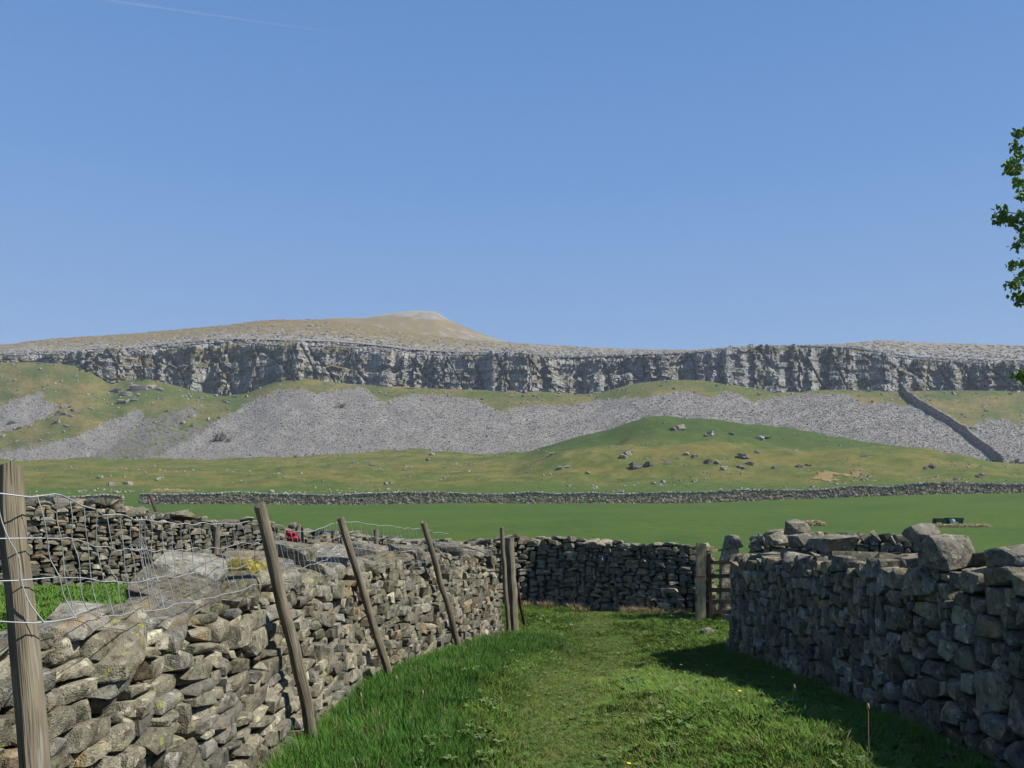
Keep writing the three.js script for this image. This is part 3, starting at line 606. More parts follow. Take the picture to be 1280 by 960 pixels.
// ------------------------------------------------------------ grass and weeds of the lane
function tuftGeo(n, spread, wide, lean, r) {
  const pos = [], idx = [];
  for (let i = 0; i < n; i++) {
    const a = r() * 6.283, q = Math.sqrt(r()) * spread, bx = Math.cos(a) * q, bz = Math.sin(a) * q, yaw = a + R(-1, 1, r), h = R(.55, 1, r), l = R(.15, 1, r) * lean, w = wide * R(.7, 1.2, r) / 2;
    const sx = -Math.sin(yaw) * w, sz = Math.cos(yaw) * w, dx = Math.cos(yaw), dz = Math.sin(yaw), o = pos.length / 3;
    for (const [t, k] of [[0, 1], [.5, .85]]) { const f = l * t * t; pos.push(bx + dx * f - sx * k, h * t, bz + dz * f - sz * k, bx + dx * f + sx * k, h * t, bz + dz * f + sz * k); }
    pos.push(bx + dx * l, h * (1 - .35 * l), bz + dz * l);
    idx.push(o, o + 1, o + 3, o, o + 3, o + 2, o + 2, o + 3, o + 4);
  }
  const g = new THREE.BufferGeometry(); g.setAttribute('position', new THREE.Float32BufferAttribute(pos, 3)); g.setIndex(idx); g.computeVertexNormals(); return g;
}
const bladeMat = std({ side: THREE.DoubleSide, roughness: .8, specularIntensity: .3 });
const rightX = lut([[0, 2.97], [6.3, 3.0], [8, 3.08], [10.5, 3.1], [12.9, 3.2], [13.4, 3.9], [16, 4.2], [19, 4.2]]);
const pathX = (d) => mix(.5, 1.7, sm(8, 15, d));
{
  const r = mulberry(501), sets = [[], [], [], []], N = 120000;
  for (let i = 0; i < N; i++) {
    const d = 2.2 + 17 * Math.pow(r(), 1.25), x0 = leftX(d) + (d < 14.4 ? .04 : -2.2), x1 = rightX(d) - .02, x = R(x0, x1, r);
    const back = lut([[-2.5, 15.6], [-.5, 18.4], [.4, 18.8], [1.6, 18.4], [3.1, 17.5], [4.3, 17.2]])(x); if (d > back) continue;
    const e = fbm(x * .8, d * .6, 3), on = sm(.8, .1, Math.abs(x - pathX(d)) + .6 * e), bank = sm(.35, -.45, x - pathX(d) + .75 + .4 * e) * sm(15.5, 13, d), wallSide = sm(.5, .05, x1 - x);
    let h = mix(mix(.085, .19, bank), .035, on * (1 - bank)) * R(.7, 1.3, r) + .07 * wallSide * r();
    if (r() < .1 * on) continue;
    const t = r(), hue = fbm(x * 2.2 + 9, d * 2.2, 2);
    let c = bank > .5 ? [.070, .175, .022] : [.118, .205, .028];
    c = c.map((k, j) => mix(k, [.18, .235, .05][j], on * .6)); c = c.map((k, j) => k * (1 + .22 * hue) * R(.8, 1.2, r) * (j === 0 ? 1 + .25 * hue : 1));
    if (t < .03 + .07 * on) c = [.30, .25, .13];
    sets[h > .13 ? i % 2 : 2 + i % 2].push({ p: new THREE.Vector3(x, G(x, d) - .01, -d), e: new THREE.Euler(R(-.15, .15, r), r() * 6.28, R(-.15, .15, r)), s: new THREE.Vector3(h * R(.8, 1.1, r), h, h * R(.8, 1.1, r)).multiply(h > .13 ? new THREE.Vector3(1, 1, 1) : new THREE.Vector3(1.5, 1, 1.5)), c });
  }
  // the bit of upper field seen over the wall
  for (let i = 0; i < 9000; i++) {
    const d = R(3, 14, r), x = R(-7.5, leftX(d) - .8, r); if (d > 10.2 + (x + 7.5) * .75) continue;
    const h = R(.05, .11, r), c = [.11, .215, .03].map((k) => k * R(.8, 1.2, r)); sets[2 + i % 2].push({ p: new THREE.Vector3(x, G(x, d) - .01, -d), e: new THREE.Euler(0, r() * 6.28, 0), s: new THREE.Vector3(h * 1.8, h, h * 1.8), c });
  }
  for (let i = 0; i < 900; i++) { // last year's grass along the foot of the end wall
    const x = R(.3, 3.5, r), d = lut([[.4, 18.85], [1.6, 18.35], [3.1, 17.55], [3.6, 17.3]])(x) - R(0, .45, r) * r(); if (n2(x * 1.6, 4) < -.1) continue;
    const h = R(.1, .22, r), k = R(.7, 1.2, r); sets[i % 2].push({ p: new THREE.Vector3(x, G(x, d) - .01, -d), e: new THREE.Euler(R(-.2, .2, r), r() * 6.28, R(-.2, .2, r)), s: new THREE.Vector3(h * 1.2, h, h * 1.2), c: [.36 * k, .29 * k, .15 * k] });
  }
  const gs = [tuftGeo(9, .32, .035, .75, r), tuftGeo(8, .36, .032, .9, r), tuftGeo(10, .55, .06, .7, r), tuftGeo(9, .6, .055, .85, r)];
  sets.forEach((q, i) => scatter('lane_grass', gs[i], bladeMat, q));
  // tussocks of the rough pasture and slope, a few pixels each
  const tus = [];
  for (let i = 0; i < 7000; i++) {
    const d = R(113, 258, r), x = R(-.8, .9, r) * d, n = fbm(x * .04 + 5, d * .07, 3); if (n < -.1 && r() < .7) continue;
    const h = R(.08, .18, r), t = clamp(.6 + n + R(-.3, .3, r)), c = [mix(.13, .24, t), mix(.17, .2, t), mix(.04, .065, t)];
    tus.push({ p: new THREE.Vector3(x, G(x, d) - .03, -d), e: new THREE.Euler(0, r() * 6.28, 0), s: new THREE.Vector3(h * 1.9, h, h * 1.9), c });
  }
  scatter('pasture_tussocks', tuftGeo(9, .5, .22, .8, r), bladeMat, tus);
}
function leafRosette(n, r) {
  const pos = [], idx = [];
  for (let i = 0; i < n; i++) {
    const a = i / n * 6.283 + R(-.3, .3, r), L = R(.7, 1.1, r), up = R(.25, .75, r), dx = Math.cos(a), dz = Math.sin(a), sx = -dz, sz = dx, o = pos.length / 3, w = R(.2, .3, r);
    for (const [t, k, y] of [[.08, .12, .1], [.35, .9, .55], [.65, 1, .85], [.88, .6, .9]]) { const yy = y * up * L; pos.push(dx * L * t + sx * w * k, yy + .05 * k, dz * L * t + sz * w * k, dx * L * t, yy, dz * L * t, dx * L * t - sx * w * k, yy + .05 * k, dz * L * t - sz * w * k); }
    pos.push(dx * L, up * L * .8, dz * L);
    for (let s = 0; s < 3; s++) { const b = o + s * 3; idx.push(b, b + 1, b + 4, b, b + 4, b + 3, b + 1, b + 2, b + 5, b + 1, b + 5, b + 4); }
    const b = o + 9; idx.push(b, b + 1, b + 3, b + 1, b + 2, b + 3);
  }
  const g = new THREE.BufferGeometry(); g.setAttribute('position', new THREE.Float32BufferAttribute(pos, 3)); g.setIndex(idx); g.computeVertexNormals(); return g;
}
{
  const r = mulberry(613), weeds = [], flowers = [];
  for (let i = 0; i < 2200; i++) {
    const d = 4.5 + 13 * Math.pow(r(), 1.3), x = R(leftX(Math.min(d, 14)) + .3, rightX(d) - .1, r), m = n2(x * .9 + 3, d * .9); if (m < -.05 || d > 17) continue;
    const off = Math.abs(x - pathX(d)), z = R(.025, .06, r) * (off < .5 ? .6 : 1), k = R(.85, 1.2, r);
    weeds.push({ p: new THREE.Vector3(x, G(x, d) + R(.01, .06, r) * (x < pathX(d) - .6 ? 1.8 : 1), -d), e: new THREE.Euler(R(-.25, .25, r), r() * 6.28, R(-.25, .25, r)), s: new THREE.Vector3(z, z, z), c: [.12 * k, .19 * k, .055 * k] });
    if (r() < .012) flowers.push({ p: new THREE.Vector3(x + .05, G(x, d) + R(.1, .16, r), -d), e: new THREE.Euler(R(-.4, .4, r), 0, R(-.4, .4, r)), s: new THREE.Vector3(.016, .01, .016), c: [.75, .6, .03] });
  }
  scatter('broad_leaf_weeds', leafRosette(6, r), bladeMat, weeds);
  const fl = new THREE.LatheGeometry([[0, -1], [.6, -.6], [1, .2], [.7, .6], [0, .4]].map(([a, b]) => new THREE.Vector2(a, b)), 8);
  scatter('yellow_flowers', fl, std({}), flowers);
}
const straw = std({ color: new THREE.Color(.42, .33, .19) });
{ // dry stalks of last year
  const r = mulberry(71);
  for (const [px, py, h] of [[990, 888, .17], [1000, 886, .15], [1087, 955, .3], [1200, 940, .14], [1187, 948, .1], [500, 868, .14], [455, 905, .2], [525, 905, .22]]) {
    const p = hit(px, py, 4), k = R(-.05, .05, r), c = new THREE.CatmullRomCurve3([new THREE.Vector3(0, 0, 0), new THREE.Vector3(k * .3, h * .5, 0), new THREE.Vector3(k, h * 1.15, .01)]);
    const t = thing('dry_stalk', 'thin dead plant stalk standing in the lane grass', 'stalk', [p.x, p.y - .01, p.z], 'dead stalks in the lane grass');
    mesh('stem', new THREE.TubeGeometry(c, 8, .0026, 5), straw, t);
    mesh('seed_head', new THREE.SphereGeometry(.009, 6, 5).scale(1, 2.4, 1).translate(k, h * 1.15, .01), straw, t);
  }
}

// ------------------------------------------------------------ fence posts and sheep netting against the left wall
function postGeo(len, r0, r1, r, seg = 10) {
  const g = new THREE.CylinderGeometry(r1, r0, len, seg, 14); g.translate(0, len / 2, 0);
  const P = g.attributes.position, o = r() * 50;
  for (let i = 0; i < P.count; i++) {
    const x = P.getX(i), y = P.getY(i), z = P.getZ(i), a = Math.atan2(z, x), k = 1 + .1 * n3(Math.cos(a) * 1.2 + o, y * 2.2, Math.sin(a) * 1.2) + .05 * n3(Math.cos(a) * 4, y * 3 + o, Math.sin(a) * 4);
    P.setXYZ(i, x * k + .012 * n2(y * 1.6, o), y + (y > len - .001 ? .02 * n2(x * 30 + o, z * 30) : 0), z * k + .012 * n2(y * 1.6 + 9, o));
  }
  g.computeVertexNormals(); return g;
}
function leanPost(name, label, group, a, b, r0, r1, mat, seed, cat = 'fence post') { // from foot a to top b
  const r = mulberry(seed), t = thing(name, label, cat, a.toArray(), group), dir = b.clone().sub(a), L = dir.length() + .25;
  const m = mesh('pole', postGeo(L, r0, r1, r), mat, t); m.quaternion.setFromUnitVectors(new THREE.Vector3(0, 1, 0), dir.clone().normalize()); m.position.copy(dir.clone().normalize().multiplyScalar(-.25)); return t;
}
const P1 = [new THREE.Vector3(-1.40, G(-1.4, 2.85), -2.85), W(11, 584, 2.95)];
leanPost('fence_post', 'thick weathered round fence post with pale drips at the near end of the netting', null, ...P1, .052, .044, wood, 81);
leanPost('fence_post', 'leaning round fence post propped beside the mossy yellow stone', null, hit(396, 938, 5), W(324, 631, 5.75), .043, .039, wood, 82);
leanPost('fence_post', 'slim grey fence post leaning on the wall between the slabs and the small rubble', null, hit(491, 857, 7), W(425, 647, 8.3), .04, .036, wood, 83);
leanPost('fence_post', 'slim leaning fence post against the fine rubble stretch of wall', null, hit(577, 819, 9), W(529, 652, 10.7), .042, .038, wood, 84);
leanPost('fence_post', 'upright fence post at the far end of the sunlit wall', null, hit(636, 797, 11), W(627, 659, 14.0), .042, .036, wood, 85);
leanPost('fence_post', 'stout rough post in the wall end beside the slim upright post', null, hit(643, 795, 11), W(637, 672, 14.4), .09, .075, wood, 86);
leanPost('iron_stake', 'thin rusty iron stake leaning in the grass beside the wall end', null, hit(656, 785, 11), W(646, 731, 14.7), .03, .026, rust, 87, 'stake');
for (const [px, py, d, h] of [[270, 659, 9.2, .5], [373, 657, 11.2, .5], [428, 664, 10.5, .6], [470, 662, 12.2, .4]]) {
  const b = W(px, py, d); leanPost('fence_stake', 'short wooden stake poking up behind the slabs of the sunlit wall', 'short stakes behind the sunlit wall', b.clone().add(new THREE.Vector3(.03, -h * 1.6, 0)), b, .04, .036, wood, 90 + px);
}
{ const f = hit(196, 642, 60), b = f.clone().add(new THREE.Vector3(-.75, 1.7, 0)); leanPost('gap_post', 'dark leaning post at the gap in the far field wall', null, f, b, .16, .14, woodDark, 97); }
{ // netting
  const r = mulberry(131);
  const st = [[-70, 615, 2.7], [-20, 617, 2.78], [18, 618, 2.84], [52, 620, 2.92], [80, 623, 3.1], [106, 634, 3.3], [140, 644, 3.6], [180, 650, 4.05], [230, 654, 4.65], [280, 655, 5.3], [328, 650, 6.0], [346, 655, 6.4], [366, 664, 6.8], [390, 664, 7.4], [410, 657, 8.0], [430, 651, 8.65], [460, 655, 9.1], [500, 659, 10], [535, 663, 10.95], [560, 668, 11.5]].map(([a, b, d]) => W(a, b, d));
  const top = new THREE.CatmullRomCurve3(st, false, 'centripetal'), L = top.getLength();
  const t = thing('wire_netting', 'sagging galvanised sheep netting strung between the leaning fence posts', 'wire netting', st[0].toArray()), O = st[0];
  const down = (u, k) => { const p = top.getPointAt(clamp(u)), tg = top.getTangentAt(clamp(u)), q = .142 * k; return p.add(new THREE.Vector3(tg.x * q * .3 + .06 * k * k * .1 + .012 * n2(u * 40, k * 3), -q + .014 * n2(u * 30 + 7, k * 2), tg.z * q * .3)); };
  const tube = (pts, rad) => new THREE.TubeGeometry(new THREE.CatmullRomCurve3(pts.map((p) => p.clone().sub(O)), false, 'centripetal'), pts.length * 2, rad, 5);
  for (let k = 0; k < 4; k++) { const pts = []; for (let i = 0; i <= 70; i++) pts.push(down(i / 70, k)); mesh('line_wire', tube(pts, k ? .0022 : .0028), wireMat, t); }
  const stay = (u, j = 0) => { const pts = []; for (let k = 0; k <= 3.001; k += .5) { const p = down(u + j * k, k); if (k % 1) p.add(new THREE.Vector3(R(-.008, .008, r), 0, R(-.008, .008, r))); pts.push(p); } mesh('stay_wire', tube(pts, .0019), wireMat, t); };
  for (let s = .02; s < L; s += R(.125, .165, r)) stay(s / L);
  const uj = .155; for (let i = 0; i < 4; i++) stay(uj + i * .0012, .0015 * (i - 1)); // twisted join where two lengths meet
  for (let k = 0; k < 3; k++) { const pts = [], c = down(uj, k); for (let i = 0; i <= 26; i++) { const a = i * 1.1; pts.push(c.clone().add(new THREE.Vector3(i * .004 - .05, Math.cos(a) * .008, Math.sin(a) * .008))); } mesh('twist', tube(pts, .002), wireMat, t); }
}
{ // crumpled red bundle lodged behind the coping
  const p = W(365, 671, 8.7), r = mulberry(15), g = roughen(hullGeo(.15, .15, .12, r, 4), 3, .3, r, 14); g.computeVertexNormals();
  const t = thing('red_bundle', 'small crumpled red bundle lodged behind the top of the sunlit wall', 'bundle', p.toArray());
  mesh('cloth', g, std({ color: new THREE.Color(.62, .045, .06), roughness: .7 }), t);
  mesh('grey_knot', roughen(hullGeo(.09, .08, .08, r, 8), 1, .2, r, 20).translate(0, .115, 0), std({ color: new THREE.Color(.2, .18, .18) }), t);
  mesh('dark_strap', roughen(hullGeo(.05, .2, .05, r, 6), 1, .15, r, 12).translate(.105, .02, .01), std({ color: new THREE.Color(.02, .025, .045) }), t);
  mesh('dark_strap', roughen(hullGeo(.06, .09, .05, r, 6), 1, .15, r, 12).translate(-.1, -.05, .02), std({ color: new THREE.Color(.03, .03, .07) }), t);
}

// ------------------------------------------------------------ gate at the end of the lane
{
  const d = 16.6, gx = (px) => (px - 640) / 1017 * d, r = mulberry(177);
  const plank = (w, h, dp, o) => { const g = new THREE.BoxGeometry(w, h, dp, Math.max(1, Math.round(w / .1)), Math.max(1, Math.round(h / .1)), 1), P = g.attributes.position; for (let i = 0; i < P.count; i++) P.setXYZ(i, P.getX(i) + .006 * n2(P.getY(i) * 5 + o, 1), P.getY(i) + .008 * n2(P.getX(i) * 4 + o, 3), P.getZ(i)); g.computeVertexNormals(); const uv = g.attributes.uv; for (let i = 0; i < uv.count; i++) { if (w > h) uv.setXY(i, P.getY(i) / .3 + o, P.getX(i) / 1.2 + o); else uv.setXY(i, P.getX(i) / .3 + o, P.getY(i) / 1.2 + o); } return g; };
  const px0 = gx(866), gy = G(px0, d);
  const post = thing('gate_post', 'square weathered wooden gate post at the end of the lane wall', 'gate post', [px0, gy - .05, -d]);
  const pm = mesh('post', plank(.17, 1.52, .15, 2), woodPale, post); pm.position.y = .76; pm.rotation.z = -.045;
  const band = mesh('red_twine', new THREE.TorusGeometry(.105, .012, 6, 18).rotateX(Math.PI / 2).scale(1, 1, .9), std({ color: new THREE.Color(.6, .09, .05) }), post); band.position.set(.0, .88, 0);
  const knot = mesh('red_twine', roughen(hullGeo(.1, .11, .06, r, 6), 1, .15, r, 14), std({ color: new THREE.Color(.66, .1, .06) }), post); knot.position.set(.115, .84, .05);
  const x1 = gx(874), x2 = gx(925), w = x2 - x1, gate = thing('field_gate', 'dark wooden barred field gate half hidden by the shaded wall', 'gate', [x1, G(x1, d) + .02, -d + .03]);
  for (const py of [703, 720, 737.5, 752, 764.5, 777]) { const b = mesh('bar', plank(w, .075, .03, py), woodDark, gate); b.position.set(w / 2, hAt(py, d) - gate.position.y, 0); }
  for (const [x, h] of [[.03, 1.22], [w - .05, 1.22]]) { const s = mesh('stile', plank(.07, h, .045, x), woodDark, gate); s.position.set(x, h / 2, .035); }
  // leaning hurdle of thin pale rails just beyond
  const hx = gx(876), hurdle = thing('rail_hurdle', 'hurdle of thin pale rails standing behind the dark gate', 'hurdle', [hx, G(hx, d + .3), -d - .25]);
  [[688, .55], [701, .6], [713, .55], [722, .5], [733, .42], [742, .36], [751, .32]].forEach(([py, L], i) => { const b = mesh('rail', plank(L, .04, .05, i * 3), woodPale, hurdle); b.position.set(L / 2, hAt(py, d + .25) - hurdle.position.y, -.08 * L); b.rotation.set(0, .5, .07); });
  for (const x of [.04, .42]) { const s = mesh('upright', plank(.05, 1.3, .04, x), woodDark, hurdle); s.position.set(x, .65, -.12); }
  const sx = gx(904), sl = thing('stone_gatepost', 'tall pale upright stone slab serving as gatepost beyond the gate', 'gatepost', [sx, G(sx, d + .4), -d - .35]);
  const sg = new ConvexGeometry([[-.2, -.1, .12], [.25, -.1, .12], [-.2, -.1, -.12], [.25, -.1, -.12], [-.13, 1.15, .12], [.25, 1.2, .1], [-.13, 1.15, -.1], [.24, 1.2, -.1], [-.02, 1.4, .08], [.2, 1.5, .06], [-.02, 1.4, -.08], [.2, 1.48, -.08]].map((q) => new THREE.Vector3(...q)));
  const rg = roughen(sg, 3, .03, r, 3); dress(rg, [1.0, .92, .7], r); mesh('slab', rg, stoneMats[1], sl);
  const cg = roughen(hullGeo(.44, .3, .4, r, 10), 2, .06, r, 4); dress(cg, [.55, .52, .44], r); const cm = mesh('loose_capstone', cg, stoneMats[1]); cm.position.set(sx + .14, G(sx, d) + 1.47, -d - .35); tag(cm, 'pale stone balanced on top of the upright stone gatepost', 'stone');
  for (const [px, py, z, l] of [[888, 794, .38, 'flat pale stone lying in the grass at the foot of the gate'], [612, 800, .2, 'white stone fallen at the foot of the sunlit wall by the fourth post']]) { const p = hit(px, py, 8), g = roughen(hullGeo(z, z * .45, z * .7, r, 8), 2, .08, r, 6); dress(g, px < 700 ? [.75, .74, .72] : [.5, .48, .4], r); const m = mesh('loose_stone', g, stoneMats[0]); m.position.set(p.x, p.y + z * .12, p.z); tag(m, l, 'stone'); }
}

// ------------------------------------------------------------ things in the meadow
{
  const r = mulberry(211);
  function strawStrip(label, px0, px1, py, dep, n, h) {
    const a = hit(px0, py, 20), b = hit(px1, py, 20), L = a.distanceTo(b), list = [], c = a.clone().lerp(b, .5);
    const stick = new THREE.CylinderGeometry(.012, .012, 1, 4).toNonIndexed(); stick.rotateZ(Math.PI / 2);
    for (let i = 0; i < n; i++) { const t = r(), p = a.clone().lerp(b, t), q = R(-1, 1, r); p.z += q * dep; p.y = G(p.x, -p.z) + r() * h * (1 - q * q) * (.5 + .6 * Math.abs(n2(t * 9, h * 50))) + .01; const k = R(.7, 1.2, r); list.push({ geo: stick, m: M4(p.sub(c), new THREE.Euler(R(-.3, .3, r), r() * 6, R(-.3, .3, r)), new THREE.Vector3(R(.25, .6, r), 1.8, 1.8)), c: [.55 * k, .45 * k, .26 * k] }); }
    const m = mesh('straw_line', bakeMany(list), plainStone); m.position.copy(c); tag(m, label, 'straw'); return m;
  }
  strawStrip('long thin line of pale straw in front of the green trough', 1153, 1231, 658.5, .35, 3600, .1);
  strawStrip('low heap of pale straw showing beyond the shaded wall', 990, 1026, 656.5, .5, 2200, .28);
  strawStrip('strip of pale straw lying behind the end of the far field wall', 190, 240, 615, .6, 2600, .5);
  const p = hit(1185, 655.5, 20), d = -p.z, s = d / F, t = thing('feed_trough', 'green livestock feed trough standing in the meadow behind the straw', 'trough', p.toArray());
  const green = std({ color: new THREE.Color(.06, .22, .14), roughness: .6 }), dark = std({ color: new THREE.Color(.025, .04, .03), roughness: .7 });
  const L = 36 * s, H = 8 * s, sh = new THREE.Shape(); [[-.24, 1], [.24, 1], [.14, .38], [-.14, .38]].forEach(([x, y], i) => sh[i ? 'lineTo' : 'moveTo'](x, y * H)); sh.closePath();
  const hole = new THREE.Path(); [[-.2, .99], [.2, .99], [.11, .46], [-.11, .46]].forEach(([x, y], i) => hole[i ? 'lineTo' : 'moveTo'](x, y * H)); hole.closePath(); sh.holes.push(hole);
  mesh('basin', new THREE.ExtrudeGeometry(sh, { depth: L * .55, bevelEnabled: false }).rotateY(Math.PI / 2).translate(-L * .05, 0, 0), green, t);
  const box = new THREE.BoxGeometry(L * .3, H * .6, .5, 4, 3, 3); mesh('feed_box', box.translate(-L * .3, H * .62, 0), dark, t);
  for (const x of [-.46, -.14, .02, .44]) mesh('leg', new THREE.BoxGeometry(.06, H * .6, .42).translate(L * x, H * .3, 0), dark, t);
  const bg = roughen(hullGeo(.3, .42, .3, r, 8), 1, .1, r, 6); const bag = mesh('white_sack', bg, std({ color: new THREE.Color(.75, .76, .76) })); bag.position.set(p.x + L * .02, p.y + .2, p.z + .5); tag(bag, 'small white sack resting against the green trough', 'sack');
  // bare earth scars where sheep shelter
  const earth = std({ color: new THREE.Color(.36, .25, .14), map: grassTex });
  for (const [pa, pb, py, hh] of [[1012, 1068, 596, 3.2], [1062, 1080, 595, 2], [1020, 1050, 602, 2]]) {
    const pos = [], idx = [], uv = []; const a = hit(pa, py, 100), b = hit(pb, py, 100), n = 24;
    for (let i = 0; i <= n; i++) for (let j = 0; j <= 5; j++) { const t = i / n, q = (j / 5 - .5) * hh * 1.6 * Math.pow(Math.sin(Math.PI * clamp(t, .02, .98)), .6) * (1 + .7 * n2(t * 5 + pa, j)), x = mix(a.x, b.x, t) + .4 * n2(i, j), dd = -mix(a.z, b.z, t) + q + 3 * n2(t * 2, pa); pos.push(x, G(x, dd) + .09, -dd); uv.push(x * .3, dd * .3); }
    for (let i = 0; i < n; i++) for (let j = 0; j < 5; j++) { const k = i * 6 + j; idx.push(k, k + 6, k + 7, k, k + 7, k + 1); }
    const g = new THREE.BufferGeometry(); g.setAttribute('position', new THREE.Float32BufferAttribute(pos, 3)); g.setAttribute('uv', new THREE.Float32BufferAttribute(uv, 2)); g.setIndex(idx); g.computeVertexNormals();
    struct('bare_earth', g, earth);
  }
}

// ------------------------------------------------------------ shrubs on the hill, the tree beyond the right wall
function leafCloud(list, c, rx, ry, rz, n, size, r, col, out = []) {
  for (let i = 0; i < n; i++) {
    const v = new THREE.Vector3(R(-1, 1, r), R(-1, 1, r), R(-1, 1, r)); if (v.length() > 1) { i--; continue; }
    v.multiplyScalar(.55 + .45 * r()); const k = R(.75, 1.3, r);
    out.push({ geo: list[Math.floor(r() * list.length)], m: M4(c.clone().add(new THREE.Vector3(v.x * rx, v.y * ry, v.z * rz)), new THREE.Euler(r() * 6, r() * 6, r() * 6), new THREE.Vector3(1, 1, 1).multiplyScalar(size * R(.7, 1.25, r))), c: col.map((q) => q * k) });
  }
  return out;
}
const leafShape = (() => { // lobed leaf, folded a little on the midrib
  const P = [[0, 0, 0], [.32, .12, .1], [.5, .42, .14], [.3, .55, .08], [.26, .85, .06], [0, 1, 0], [-.26, .85, .06], [-.3, .55, .08], [-.5, .42, .14], [-.32, .12, .1]], pos = [];
  for (let i = 1; i < P.length - 1; i++) for (const q of [P[0], P[i], P[i + 1]]) pos.push(q[0], q[1], q[2]);
  const g = new THREE.BufferGeometry(); g.setAttribute('position', new THREE.Float32BufferAttribute(pos, 3)); return g;
})();
const leafTri = (() => { const g = new THREE.BufferGeometry(); g.setAttribute('position', new THREE.Float32BufferAttribute([-.4, 0, 0, .4, 0, .1, 0, 1, 0, -.3, .2, .2, .5, .5, 0, -.1, .9, .3], 3)); return g; })();
const leafMat = std({ vertexColors: true, side: THREE.DoubleSide, roughness: .7, specularIntensity: .3 });
{
  const r = mulberry(733);
  const spots = [[285, 552, 16, [.12, .11, .08], 'bare grey-brown shrub at the edge of the main scree', 0], [296, 552, 7, [.07, .08, .05], 'small dark shrub beside the bare grey-brown one', 0], [430, 510, 10, [.13, .12, .06], 'brownish shrub growing out of the middle of the pale scree', 0],
    [316, 452, 13, [.06, .085, .03], 'green bush high in a cleft of the cliff under the moor', 1], [524, 474, 9, [.075, .12, .035], 'bright green bush at the left of the fluted cliff', 1], [1038, 449, 12, [.07, .09, .04], 'green bush on the brow of the cliff', 1], [1103, 470, 8, [.08, .09, .045], 'olive bush midway up the broken end of the cliff', 1],
    [1224, 581, 14, [.08, .12, .04], 'green scrub at the foot of the hillside wall', 0], [1250, 583, 14, [.08, .115, .04], 'green scrub below the right-hand scree', 0], [1268, 584, 11, [.075, .11, .04], 'last green bush along the foot of the right-hand scree', 0], [377, 572, 5, [.06, .08, .04], 'tiny dark thorn bush where the scree meets the pasture', 0], [83, 581, 6, [.06, .08, .04], 'small dark thorn bush below the streaked left slope', 0], [203, 444, 8, [.08, .1, .04], 'low bush on a ledge of the left cliff', 1]];
  for (const [px, py, z, c, label, onCliff] of spots) {
    const p = onCliff ? W(px, py, 319) : slopeSpot(px, py), s = z * -p.z / F;
    const t = thing('hill_shrub', label, 'shrub', p.toArray()), out = [];
    for (let k = 0; k < 7; k++) leafCloud([leafTri], new THREE.Vector3(R(-.4, .4, r) * s, R(.1, .6, r) * s, R(-.3, .3, r) * s), s * .32, s * .28, s * .32, onCliff ? 60 : 26, s * .12, r, c, out);
    mesh('foliage', bakeMany(out), leafMat, t);
    mesh('stem', new THREE.CylinderGeometry(s * .03, s * .06, s * .6, 6).translate(0, s * .2, 0), woodDark, t);
  }
}
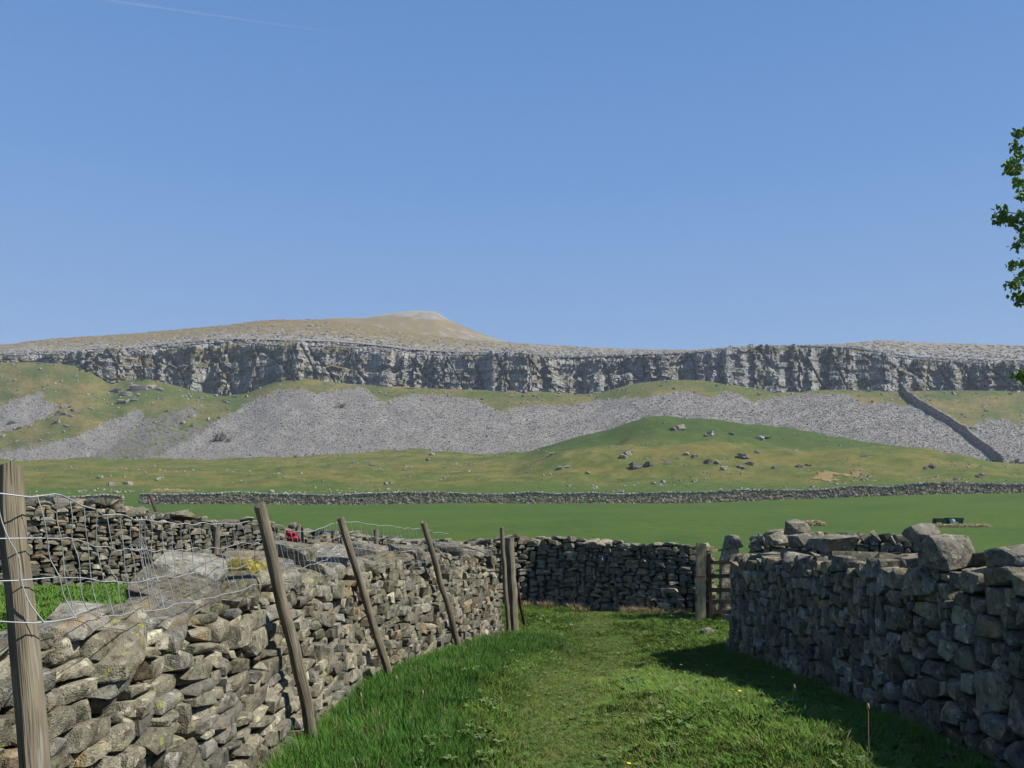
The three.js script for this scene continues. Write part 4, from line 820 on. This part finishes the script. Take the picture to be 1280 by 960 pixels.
{
  const r = mulberry(888), base = new THREE.Vector3(14.2, G(14.2, 15.5) - .05, -15.5);
  const t = thing('broadleaf_tree', 'broadleaf tree in fresh leaf standing beyond the shaded wall', 'tree', base.toArray());
  const bark = std({ color: new THREE.Color(.12, .105, .085), bumpMap: woodBump, bumpScale: .02 });
  const limb = (pts, r0, r1) => { const c = new THREE.CatmullRomCurve3(pts), g = new THREE.TubeGeometry(c, 14, 1, 8), P = g.attributes.position, n = 9; for (let i = 0; i < P.count; i++) { const k = Math.floor(i / n) / 14, q = c.getPointAt(clamp(k)), rad = mix(r0, r1, k) * (1 + .12 * n3(P.getX(i) * 3, P.getY(i) * 2, P.getZ(i) * 3)); P.setXYZ(i, q.x + (P.getX(i) - q.x) * rad, q.y + (P.getY(i) - q.y) * rad, q.z + (P.getZ(i) - q.z) * rad); } g.computeVertexNormals(); return g; };
  const V = (x, y, z) => new THREE.Vector3(x, y, z);
  mesh('trunk', limb([V(0, -.2, 0), V(.05, 1.5, .05), V(-.1, 3.5, 0), V(0, 6.5, .1), V(.1, 9, 0)], .32, .08), bark, t);
  const out = [], green = [.21, .34, .04];
  const tips = []; // sprays reaching out over the wall
  for (const [px, py, d] of [[1274, 166, 15.2], [1268, 184, 15], [1276, 196, 15.4], [1264, 204, 14.9], [1272, 212, 15.3], [1262, 214, 15.2], [1275, 228, 15.1], [1280, 238, 15], [1278, 246, 15.4], [1250, 264, 15], [1256, 273, 15.2], [1248, 275, 15.1], [1262, 276, 15.3], [1277, 268, 15], [1275, 284, 15.3], [1278, 298, 15.1], [1272, 308, 15.4], [1266, 333, 15], [1272, 330, 15.2], [1279, 342, 15.3], [1266, 356, 15], [1274, 352, 15.2], [1270, 370, 15.1], [1276, 378, 15.3], [1273, 470, 15], [1282, 476, 15.2]]) tips.push(W(px, py, d).sub(base));
  for (let i = 0; i < 190; i++) { const v = V(R(-1, 1, r), R(-1, 1, r), R(-1, 1, r)); if (v.length() > 1) { i--; continue; } v.normalize().multiplyScalar(R(.45, 1, r)); const p = V(v.x * 3.9, 7.4 + v.y * 3.2, v.z * 3.9); const w = p.clone().add(base), px = 640 + w.x / -w.z * 1005; if (px < 1300) continue; tips.push(p); }
  tips.forEach((p, i) => { const z = i < 26 ? .16 : R(.3, .6, r); leafCloud([leafShape], p, z, z * .62, z, i < 26 ? 34 : 80, .085, r, green, out); });
  const crown = mesh('crown', bakeMany(out), leafMat, t); crown.userData.kind = 'stuff';
  const roots = [V(0, 3.2, 0), V(0, 4.4, .05), V(0, 5.4, .1), V(.02, 6.4, .1), V(.05, 7.6, .05)];
  tips.forEach((p, i) => { if (i > 25 && i % 6) return; if (i < 26 && i % 3 === 2) return; const a = roots.reduce((b, q) => Math.abs(q.y + .9 - p.y) < Math.abs(b.y + .9 - p.y) ? q : b), m = a.clone().lerp(p, .55).add(V(R(-.3, .3, r), .25, R(-.3, .3, r))); mesh('branch', limb([a, m, p], i < 26 ? .05 : .075, .008), bark, t); });
}
{ // old vapour trail high up
  const a = W(90, -6, 9000), b = W(500, 52, 12500), n = 40, pos = [], idx = [], uv = [];
  for (let i = 0; i <= n; i++) { const p = a.clone().lerp(b, i / n); for (let k = 0; k < 6; k++) { const q = k / 6 * 6.283, w = 13 * (1 + .5 * n2(i * .7, 3)); pos.push(p.x, p.y + Math.cos(q) * w, p.z + Math.sin(q) * w); uv.push(i / n, k / 6); } }
  for (let i = 0; i < n; i++) for (let k = 0; k < 6; k++) { const c = i * 6 + k, e = i * 6 + (k + 1) % 6; idx.push(c, e, e + 6, c, e + 6, c + 6); }
  const g = new THREE.BufferGeometry(); g.setAttribute('position', new THREE.Float32BufferAttribute(pos, 3)); g.setAttribute('uv', new THREE.Float32BufferAttribute(uv, 2)); g.setIndex(idx); g.computeVertexNormals();
  const m = mesh('vapour_trail_cloud', g, std({ color: new THREE.Color(.9, .9, .9), transparent: true, opacity: .075, alphaMap: dataTex(64, 4, (u) => [clamp(1.15 - 1.15 * u) * sm(0, .05, u + .05)], false, false), roughness: 1, depthWrite: false, specularIntensity: 0 })); tag(m, 'thin faint vapour trail high in the blue sky', 'cloud'); m.userData.kind = 'thing'; m.castShadow = false;
}

renderer.render(scene, camera);
